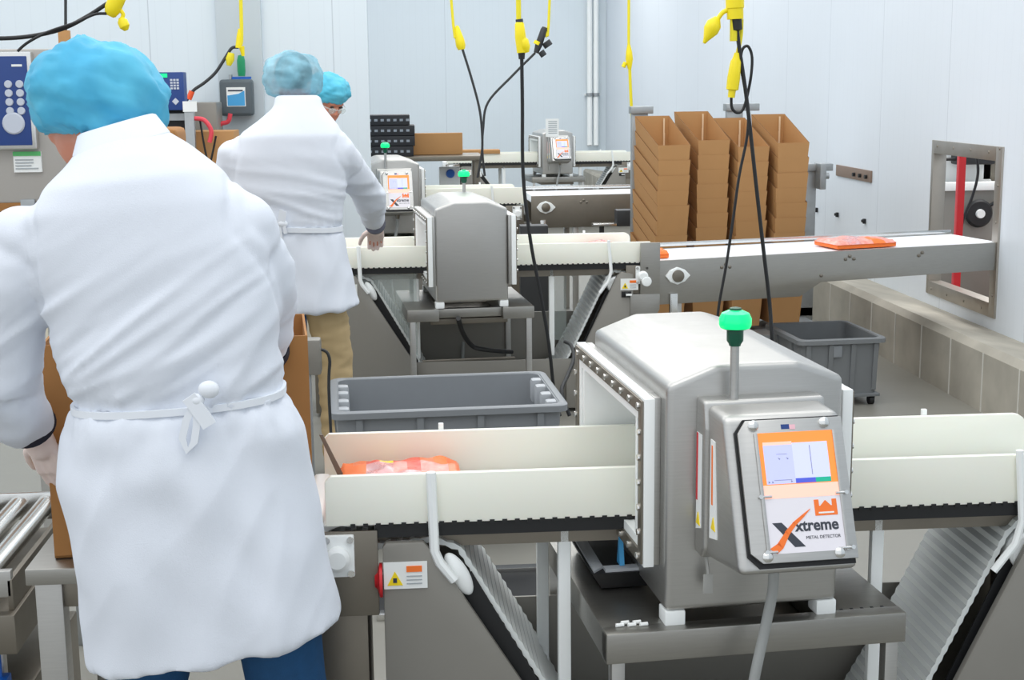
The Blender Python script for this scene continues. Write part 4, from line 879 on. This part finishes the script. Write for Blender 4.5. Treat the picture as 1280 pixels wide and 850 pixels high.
def coat_mesh(name, rings, sleeves, parent, vox=.008, amp=.006, seedv=0., waist=1.06, diag=1., extra=None):
    b = MB(); b.loft([ring_pts(P(a, b_, y=y), P(c_, d_, y=y), hd) for (a, b_, c_, d_, y, hd) in rings])
    for s in sleeves:
        for i in range(len(s)-1): cap(b, s[i][0], s[i+1][0], s[i][1], s[i+1][1], 20)
    if extra: extra(b)
    o = b.build(name, COAT, parent); voxel(o, vox, 6, .6)
    me = o.data; nv = len(me.vertices); s1 = seedv
    segs = [(s[i][0], s[i+1][0]) for s in sleeves for i in range(len(s)-1)]
    import array
    buf = array.array('f', [0.0])*(nv*3); me.vertices.foreach_get('normal', buf); nrm = buf; out = array.array('f', [0.0])*(nv*3)
    for vi_, v in enumerate(me.vertices):
        p_ = v.co.copy(); arm = 0.; crs = 0.
        for a, c_ in segs:
            ab = c_-a; t_ = max(0, min(1, (p_-a).dot(ab)/ab.length_squared)); dd = (p_-(a+ab*t_)).length
            if dd < .085: arm = max(arm, 1-dd/.11)
            if p_.z > waist+.12 and t_ < .9: crs = max(crs, math.exp(-((dd-.093)/.009)**2))
        up_ = max(0, min(1, (p_.z-waist)/.5)); lo = max(0, min(1, (waist-p_.z)/.06))
        q = p_.copy(); upf = max(0, min(1, (p_.z-waist-.10)/.26))
        u = q.x*.83+q.z*.56*diag; w_ = -q.x*.56*diag+q.z*.83      # folds run up to the right
        f1 = 1-abs(noise.noise((u*2.4+s1, q.y*3, w_*19)))*3.0
        f2 = 1-abs(noise.noise((u*5+s1+9, q.y*5, w_*40)))*2.8
        fold = (.75*f1+.35*f2)*(1-upf)**1.2*(1 if q.z > waist else .0)
        g = noise.noise((q.x*14+s1, q.y*9, q.z*2.0+noise.noise(q*4)*1.5))*1.2+noise.noise((q.x*6+q.z*6, q.y*6, q.z*5+s1))*.8+.35*(1-abs(noise.noise((q.x*11-q.z*3, q.y*4, q.z*3-s1)))*2.5)
        pinch = math.exp(-((q.z-waist)/.02)**2)*-.5
        gath = math.exp(-((q.z-waist)/.05)**2)*noise.noise((q.x*55, q.y*55, q.z*7))*.8
        a_f = (noise.noise((q.x*9+s1, q.y*9, q.z*22))+.6*(1-abs(noise.noise((q.x*12, q.y*12, q.z*16+s1)))*2.4))*.8
        h = (fold*(1-arm)+g*lo*1.1+pinch*(1-arm)+gath*(1-arm)+a_f*arm + .25*noise.noise(q*7)*(up_) - .5*crs)
        for c_i in range(3): out[vi_*3+c_i] = p_[c_i]+nrm[vi_*3+c_i]*amp*h
    me.vertices.foreach_set('co', out); me.update(); return o
def tie(parent, L_, R_, hd, width=.02, extra=.012):
    rs = []
    for (dz, ex) in ((-width/2, 0), (-width/2, extra), (width/2, extra), (width/2, 0)):
        rs.append([q+Vector((0, 0, dz)) for q in ring_pts(L_, R_, hd, 48, .8, ex)])
    MB().loft(rs, closed=True).build('waist_tie', TIE, parent, angle=60)
def ribbon(pl, w_, parent, nm='bow', th=.0025):
    pl = [Vector(p_) for p_ in pl]; b = MB(); n = len(pl); rs = []
    for i in range(n):
        t_ = (pl[min(n-1, i+1)]-pl[max(0, i-1)]).normalized(); sd = t_.cross(Vector((0, -1, 0))).normalized(); nn = Vector((0, -1, 0))
        rs.append([pl[i]+sd*w_+nn*th, pl[i]-sd*w_+nn*th, pl[i]-sd*w_-nn*th, pl[i]+sd*w_-nn*th])
    b.loft(rs); return b.build(nm, TIE, parent, angle=60)

# --- foreground worker
w1 = empty('person', (-.42, 2.62, 0), 'foreground person in white coat and blue hair net, seen from behind, packing a tall carton', 'person')
w1.location = (0, 0, 0)
Y1 = 2.62
SL = P(22, 312, y=Y1+.0); EL = P(-6, 468, y=Y1+.06); WL = P(40, 532, y=Y1+.19)
SR = P(312, 300, y=Y1+.0); ER = P(330, 392, y=Y1+.16); WR = P(332, 450, y=Y1+.30)
HC = P(112, 138, y=2.775); hf = Vector((-.55, .62, -.55)); hu = Vector((-.18, .45, .87))
b = MB(); head(b, HC, hf, hu, 1.02); cap(b, P(152, 205, y=2.66), HC-Vector((0, .01, .03)), .050, .054)
cap(b, P(160, 250, y=Y1), P(225, 540, y=Y1), .08, .09); cap(b, P(70, 290, y=Y1), P(280, 275, y=Y1), .06, .06)
for sh, el, wr in ((SL, EL, WL), (SR, ER, WR)): cap(b, sh, el, .048, .040); cap(b, el, wr, .040, .027)
hl = Vector((.25, .30, -.92)); cap(b, WL, WL+hl*.03, .026, .025)
hand(b, WL+hl*.03, hl, (-.35, -.9, -.2), .82, 1, 16, .75); hr = Vector((.15, .35, -.9)); hand(b, WR, hr, (.9, -.3, .1), .86, -1, 16, .9)
for px, fx_ in ((190, -.02), (345, .0)):
    hp = P(px-20 if px > 300 else px+20, 620, y=Y1); k_ = Vector((P(px+8, 850, y=Y1).x+fx_, Y1+.02, .48)); an = Vector((k_.x+fx_, Y1-.02, .09))
    cap(b, hp, k_, .07, .05); cap(b, k_, an, .05, .036); cap(b, an, an+Vector((0, .13, -.05)), .036, .03)
body = b.build('body', SKIN, w1); voxel(body, .0052, 2)
HA = (P(40, 548, y=Y1+.20)-P(40, 540, y=Y1+.20)); 
rings = [(104, 170, 188, 146, 2.665, .058), (98, 188, 202, 160, 2.65, .072), (84, 208, 236, 180, 2.635, .094), (60, 232, 272, 208, Y1, .115), (34, 268, 306, 240, Y1, .128), (36, 315, 338, 296, Y1, .135), (54, 375, 348, 365, Y1, .138),
         (72, 440, 350, 430, Y1, .136), (95, 498, 352, 482, Y1, .128), (86, 514, 362, 498, Y1, .138), (80, 545, 377, 532, Y1, .147), (82, 600, 386, 588, Y1, .152), (94, 660, 396, 650, Y1, .158), (106, 725, 410, 705, Y1, .162), (113, 790, 422, 745, Y1, .165), (115, 826, 428, 764, Y1, .166)]
SLc = [[(P(32, 300, y=Y1), .066), (P(18, 350, y=Y1+.01), .074), (EL, .076)], [(EL, .078), (P(18, 510, y=Y1+.12), .062), (P(36, 528, y=Y1+.17), .050)],
       [(P(300, 285, y=Y1), .066), (P(328, 345, y=Y1+.05), .064), (ER, .062)], [(ER, .062), (P(330, 428, y=Y1+.24), .048)]]
coat_mesh('coat', rings, SLc, w1, .008, .0100, 1.3, waist=P(225, 494, y=Y1).z)
MB().loft([ring_pts(P(96, 194, y=2.648), P(208, 166, y=2.648), .075, extra=.005), ring_pts(P(103, 169, y=2.665), P(189, 144, y=2.665), .058, extra=.007), ring_pts(P(103, 167, y=2.665), P(189, 142, y=2.665), .058, extra=.001), ring_pts(P(98, 190, y=2.648), P(203, 164, y=2.648), .070, extra=-.006)], closed=True).build('collar', COAT, w1, angle=60)
for (a_, d_) in ((P(37, 530, y=Y1+.175), (WL-EL).normalized()), (P(331, 436, y=Y1+.26), (WR-ER).normalized())):
    MB().lathe([(.030, -.012), (.050, -.012), (.051, .010), (.030, .012)], a_, d_, 24).build('cuff', NAVY, w1)
b = MB(); hand(b, WL+hl*.03, hl, (-.35, -.9, -.2), .92, 1, 16, 1.05); cap(b, WL-hl*.01, WL+hl*.05, .031, .030); g = b.build('glove', GLOVE, w1); voxel(g, .004, 2)
b = MB(); hand(b, WR, hr, (.9, -.3, .1), .92, -1, 16, 1.05); cap(b, WR-hr*.03, WR+hr*.03, .031, .030); g = b.build('glove', GLOVE, w1); voxel(g, .004, 2)
tl, tr_ = P(96, 506, y=Y1), P(353, 486, y=Y1); tie(w1, tl, tr_, .128, .013, .007)
yb = Y1-.157
b = MB().ell(P(261, 487, y=yb), (.019, .012, .016)).ell(P(246, 500, y=yb), (.014, .010, .012)).build('tie_knot', TIE, w1)
ribbon(pts([(243, 505), (233, 525), (228, 548), (234, 563), (243, 552), (246, 530), (246, 508)], yb-.004), .0065, w1, 'tie_loop')
ribbon(pts([(236, 496), (245, 508), (254, 520), (262, 532)], yb-.006), .013, w1, 'tie_end')
b = MB()
for px, fx_ in ((190, -.02), (358, .0)):
    hp = P(px-25 if px > 300 else px+20, 690, y=Y1); k_ = Vector((P(px, 850, y=Y1).x+fx_, Y1+.02, .48)); an = Vector((k_.x+fx_, Y1-.02, .10)); cap(b, hp, k_, .092, .078); cap(b, k_, an, .080, .062)
o = b.build('jeans', JEANS, w1); voxel(o, .01, 3)
for px, fx_ in ((190, -.02), (360, .02)):
    x_ = P(px, 850, y=Y1).x+2*fx_
    MB().ell((x_, Y1+.05, .045), (.048, .14, .045)).box(x_-.045, x_+.045, Y1-.08, Y1+.17, 0, .03, .012).build('shoe', SHOE, w1)
MB().ell(HC+Vector((.01, -.015, .035)), (.085, .085, .075)).build('hair', HAIR, w1)
hair_net('hair_net', P(123, 122, y=2.76), (.130, .122, .104), (-.50, .75, -.1), (.10, .25, .95), w1, 2.2, gather=-.7, m=NET1)

# --- second worker at the middle conveyor
w2 = empty('person', (0, 0, 0), 'person in white coat, pale blue hair net and khaki trousers, reaching onto the second conveyor', 'person'); Y2 = 5.9
SR = P(430, 195, y=Y2); ER = P(456, 250, y=Y2+.22); WR = P(471, 285, y=Y2+1.02-.0); WR = P(470, 284, y=6.72)
ER = P(462, 246, y=Y2+.35); SLw = P(290, 200, y=Y2); ELw = P(282, 268, y=Y2+.05); WLw = P(300, 300, y=Y2+.28)
HC2 = P(366, 100, y=6.04)
b = MB(); head(b, HC2, (.25, .85, -.45), (.1, .4, .9)); cap(b, P(372, 150, y=5.95), HC2-Vector((0, .01, .02)), .048, .052)
cap(b, P(372, 175, y=Y2), P(370, 320, y=Y2), .09, .11); cap(b, P(300, 190, y=Y2), P(425, 190, y=Y2), .055, .055)
for sh, el, wr in ((SR, ER, WR), (SLw, ELw, WLw)): cap(b, sh, el, .046, .04); cap(b, el, wr, .038, .027)
d2 = Vector((-.05, .78, -.62)); hand(b, WR, d2, (0, .5, .86), .84, -1, 22, .7); hand(b, WLw, (0, .6, -.8), (-.8, -.4, 0), .92, 1, 20, .9)
for px, fx_ in ((345, -.0), (420, .0)):
    hp = P(px+8 if px < 400 else px-18, 340, y=Y2); k_ = Vector((P(px, 500, y=Y2).x, Y2+.02, .50)); an = Vector((k_.x, Y2-.02, .09)); cap(b, hp, k_, .075, .052); cap(b, k_, an, .05, .036); cap(b, an, an+Vector((.02, .13, -.05)), .036, .03)
body = b.build('body', SKIN, w2); voxel(body, .006, 2)
rings = [(344, 119, 400, 119, 5.945, .062), (342, 134, 404, 133, 5.92, .07), (322, 152, 418, 150, 5.91, .095), (296, 170, 432, 168, Y2, .118), (284, 196, 438, 194, Y2, .13), (288, 240, 432, 240, Y2, .135), (298, 280, 425, 283, Y2, .128), (297, 290, 429, 292, Y2, .135), (300, 330, 436, 332, Y2, .15), (306, 372, 447, 368, Y2, .16), (311, 392, 452, 381, Y2, .162)]
coat_mesh('coat', rings, [[(P(424, 190, y=Y2), .07), (P(442, 218, y=Y2+.12), .07), (ER, .070)], [(ER, .072), (P(467, 274, y=6.55), .052)], [(P(292, 195, y=Y2), .068), (ELw, .066)], [(ELw, .066), (P(298, 292, y=Y2+.2), .05)]], w2, .011, .009, 5.1, waist=P(370, 283, y=Y2).z, diag=-.4)
MB().lathe([(.030, -.012), (.050, -.012), (.048, .012), (.030, .012)], P(469, 280, y=6.64), (WR-ER).normalized(), 24).build('cuff', mat('grey_cuff', (90, 92, 104), .8), w2)
b = MB(); hand(b, WR, d2, (0, .5, .86), .98, -1, 22, 1.12); cap(b, WR-d2*.03, WR+d2*.03, .030, .029); g = b.build('glove', GLOVE, w2); voxel(g, .0045, 2)
b = MB(); hand(b, WLw, (0, .6, -.8), (-.8, -.4, 0), .98, 1, 20, 1.02); g = b.build('glove', GLOVE, w2); voxel(g, .0045, 2)
tie(w2, P(298, 282, y=Y2), P(426, 285, y=Y2), .130, .02, .010)
ribbon(pts([(352, 262), (349, 280), (351, 298)], Y2-.155), .008, w2, 'tie_end'); ribbon(pts([(356, 264), (354, 280), (357, 292)], Y2-.157), .007, w2, 'tie_loop'); MB().ell(P(353, 280, y=Y2-.15), (.022, .012, .016)).build('tie_knot', TIE, w2)
b = MB()
for px in (345, 420):
    hp = P(px+8 if px < 400 else px-16, 365, y=Y2); k_ = Vector((P(px, 500, y=Y2).x, Y2+.02, .50)); an = Vector((k_.x, Y2-.02, .10)); cap(b, hp, k_, .092, .075); cap(b, k_, an, .073, .060)
o = b.build('trousers', KHAKI, w2); voxel(o, .01, 3)
ns_ = [v.normal.copy() for v in o.data.vertices]
for v, n_ in zip(o.data.vertices, ns_): v.co += n_*.006*(1-abs(noise.noise((v.co.x*8, v.co.y*8, v.co.z*22)))*2.5)
for px in (345, 420):
    x_ = P(px, 500, y=Y2).x; MB().ell((x_+.01, Y2+.05, .045), (.048, .14, .045)).box(x_-.035, x_+.055, Y2-.08, Y2+.17, 0, .03, .012).build('shoe', SHOE, w2)
MB().ell(HC2+Vector((.005, -.02, .03)), (.078, .092, .085)).build('hair', HAIR, w2)
hair_net('hair_net', P(366, 98, y=6.02), (.124, .127, .108), (.25, .95, -.1), (0, .2, .97), w2, 7.7, m=NET2)

# --- third worker beyond the conveyor
w3 = empty('person', (0, 0, 0), 'person in blue hair net and clear glasses looking down, mostly hidden behind the second worker', 'person'); Y3 = 8.1
HC3 = P(409, 128, y=Y3); f3 = Vector((.55, -.70, -.42)); u3 = Vector((.25, -.25, .93))
b = MB(); head(b, HC3, f3, u3, 1.05); nk = HC3-Vector((.04, -.06, .16)); cap(b, nk, HC3-Vector((0, 0, .03)), .056, .055)
c3 = Vector((nk.x-.09, nk.y+.04, 0)); cap(b, c3+Vector((0, 0, 1.36)), c3+Vector((0, 0, .95)), .09, .11)
for s in (-1, 1):
    sh = c3+Vector((s*.15, 0, 1.36)); el = c3+Vector((s*.16, -.08, 1.08)); wr = c3+Vector((s*.06, -.27, .93)); cap(b, sh, el, .046, .04); cap(b, el, wr, .038, .027); hand(b, wr, (0, -.9, -.3), (0, -.3, .95), .95, s, 20, .9)
    hp = c3+Vector((s*.09, 0, .9)); cap(b, hp, c3+Vector((s*.1, 0, .5)), .075, .052); cap(b, c3+Vector((s*.1, 0, .5)), c3+Vector((s*.1, .02, .09)), .05, .036); cap(b, c3+Vector((s*.1, .02, .09)), c3+Vector((s*.1, -.12, .04)), .036, .03)
body = b.build('body', SKIN, w3); voxel(body, .006, 2)
b = MB(); b.loft([[c3+Vector((rx*math.cos(t_*PI/16), ry*math.sin(t_*PI/16), z_)) for t_ in range(32)] for z_, rx, ry in ((1.46, .09, .09), (1.42, .14, .10), (1.34, .18, .12), (1.1, .17, .13), (.98, .16, .13), (.8, .18, .15), (.6, .19, .16))])
for s in (-1, 1): cap(b, c3+Vector((s*.15, 0, 1.35)), c3+Vector((s*.16, -.08, 1.08)), .062, .060); cap(b, c3+Vector((s*.16, -.08, 1.08)), c3+Vector((s*.07, -.25, .94)), .066, .05)
o = b.build('coat', COAT, w3); voxel(o, .012, 6)
b = MB()
for s in (-1, 1): cap(b, c3+Vector((s*.1, 0, .7)), c3+Vector((s*.1, 0, .5)), .09, .075); cap(b, c3+Vector((s*.1, 0, .5)), c3+Vector((s*.1, .02, .12)), .073, .06)
o = b.build('trousers', JEANS, w3); voxel(o, .012, 3)
for s in (-1, 1): MB().ell(c3+Vector((s*.1, -.05, .045)), (.048, .14, .045)).box(c3.x+s*.1-.045, c3.x+s*.1+.045, c3.y-.17, c3.y+.08, 0, .03, .012).build('shoe', SHOE, w3)
B3 = basis(f3, u3)
b = MB()
for s in (-1, 1): b.ell(HC3+B3 @ Vector((s*.031, .090, .012)), (.013, .006, .007), B3, 14)
b.build('eyebrows', HAIR, w3)
b = MB(); b.tube([HC3+B3 @ Vector(v_) for v_ in ((-.078, 0, .01), (-.07, .075, .008), (-.03, .105, .004), (.03, .105, .004), (.07, .075, .008), (.078, 0, .01))], .0035, 8)
for s in (-1, 1): b.ell(HC3+B3 @ Vector((s*.034, .104, -.004)), (.027, .003, .018), B3, 16)
b.build('glasses', CLEAR, w3)
MB().ell(HC3+B3 @ Vector((0, -.02, .045)), (.085, .10, .08), B3).build('hair', HAIR, w3)
hair_net('hair_net', HC3+B3 @ Vector((0, -.022, .070)), (.120, .130, .090), f3+Vector((0, 0, .15)), u3, w3, 4.4, m=NET3)

# each person's anchor sits on the floor under the body
for r_, base in ((w1, Vector((P(258, 700, y=Y1).x, Y1, 0))), (w2, Vector((P(372, 380, y=Y2).x, Y2, 0))), (w3, Vector((c3.x, c3.y, 0)))):
    r_.location = base
    for c_ in kids(r_): c_.location = -base
GR = {'metal_detector': 'metal detectors on the parallel lines', 'detector_stand': 'steel stands under the metal detectors', 'belt_conveyor': 'white-guarded belt conveyors', 'drop_cord': 'drop cords hanging from the ceiling',
      'person': 'workers in white coats', 'plastic_tub': 'grey plastic tubs on the floor', 'outfeed_conveyor': 'steel outfeed conveyors', 'food_pack': 'food packs on the conveyors', 'wall_clip': 'black clips on the side wall', 'wall_pipe': 'white pipes on the far wall', 'red_hose': 'red hoses behind the workers'}
for o in bpy.data.objects:
    k_ = o.name.split('.')[0]
    if o.parent is None and k_ in GR: o['group'] = GR[k_]
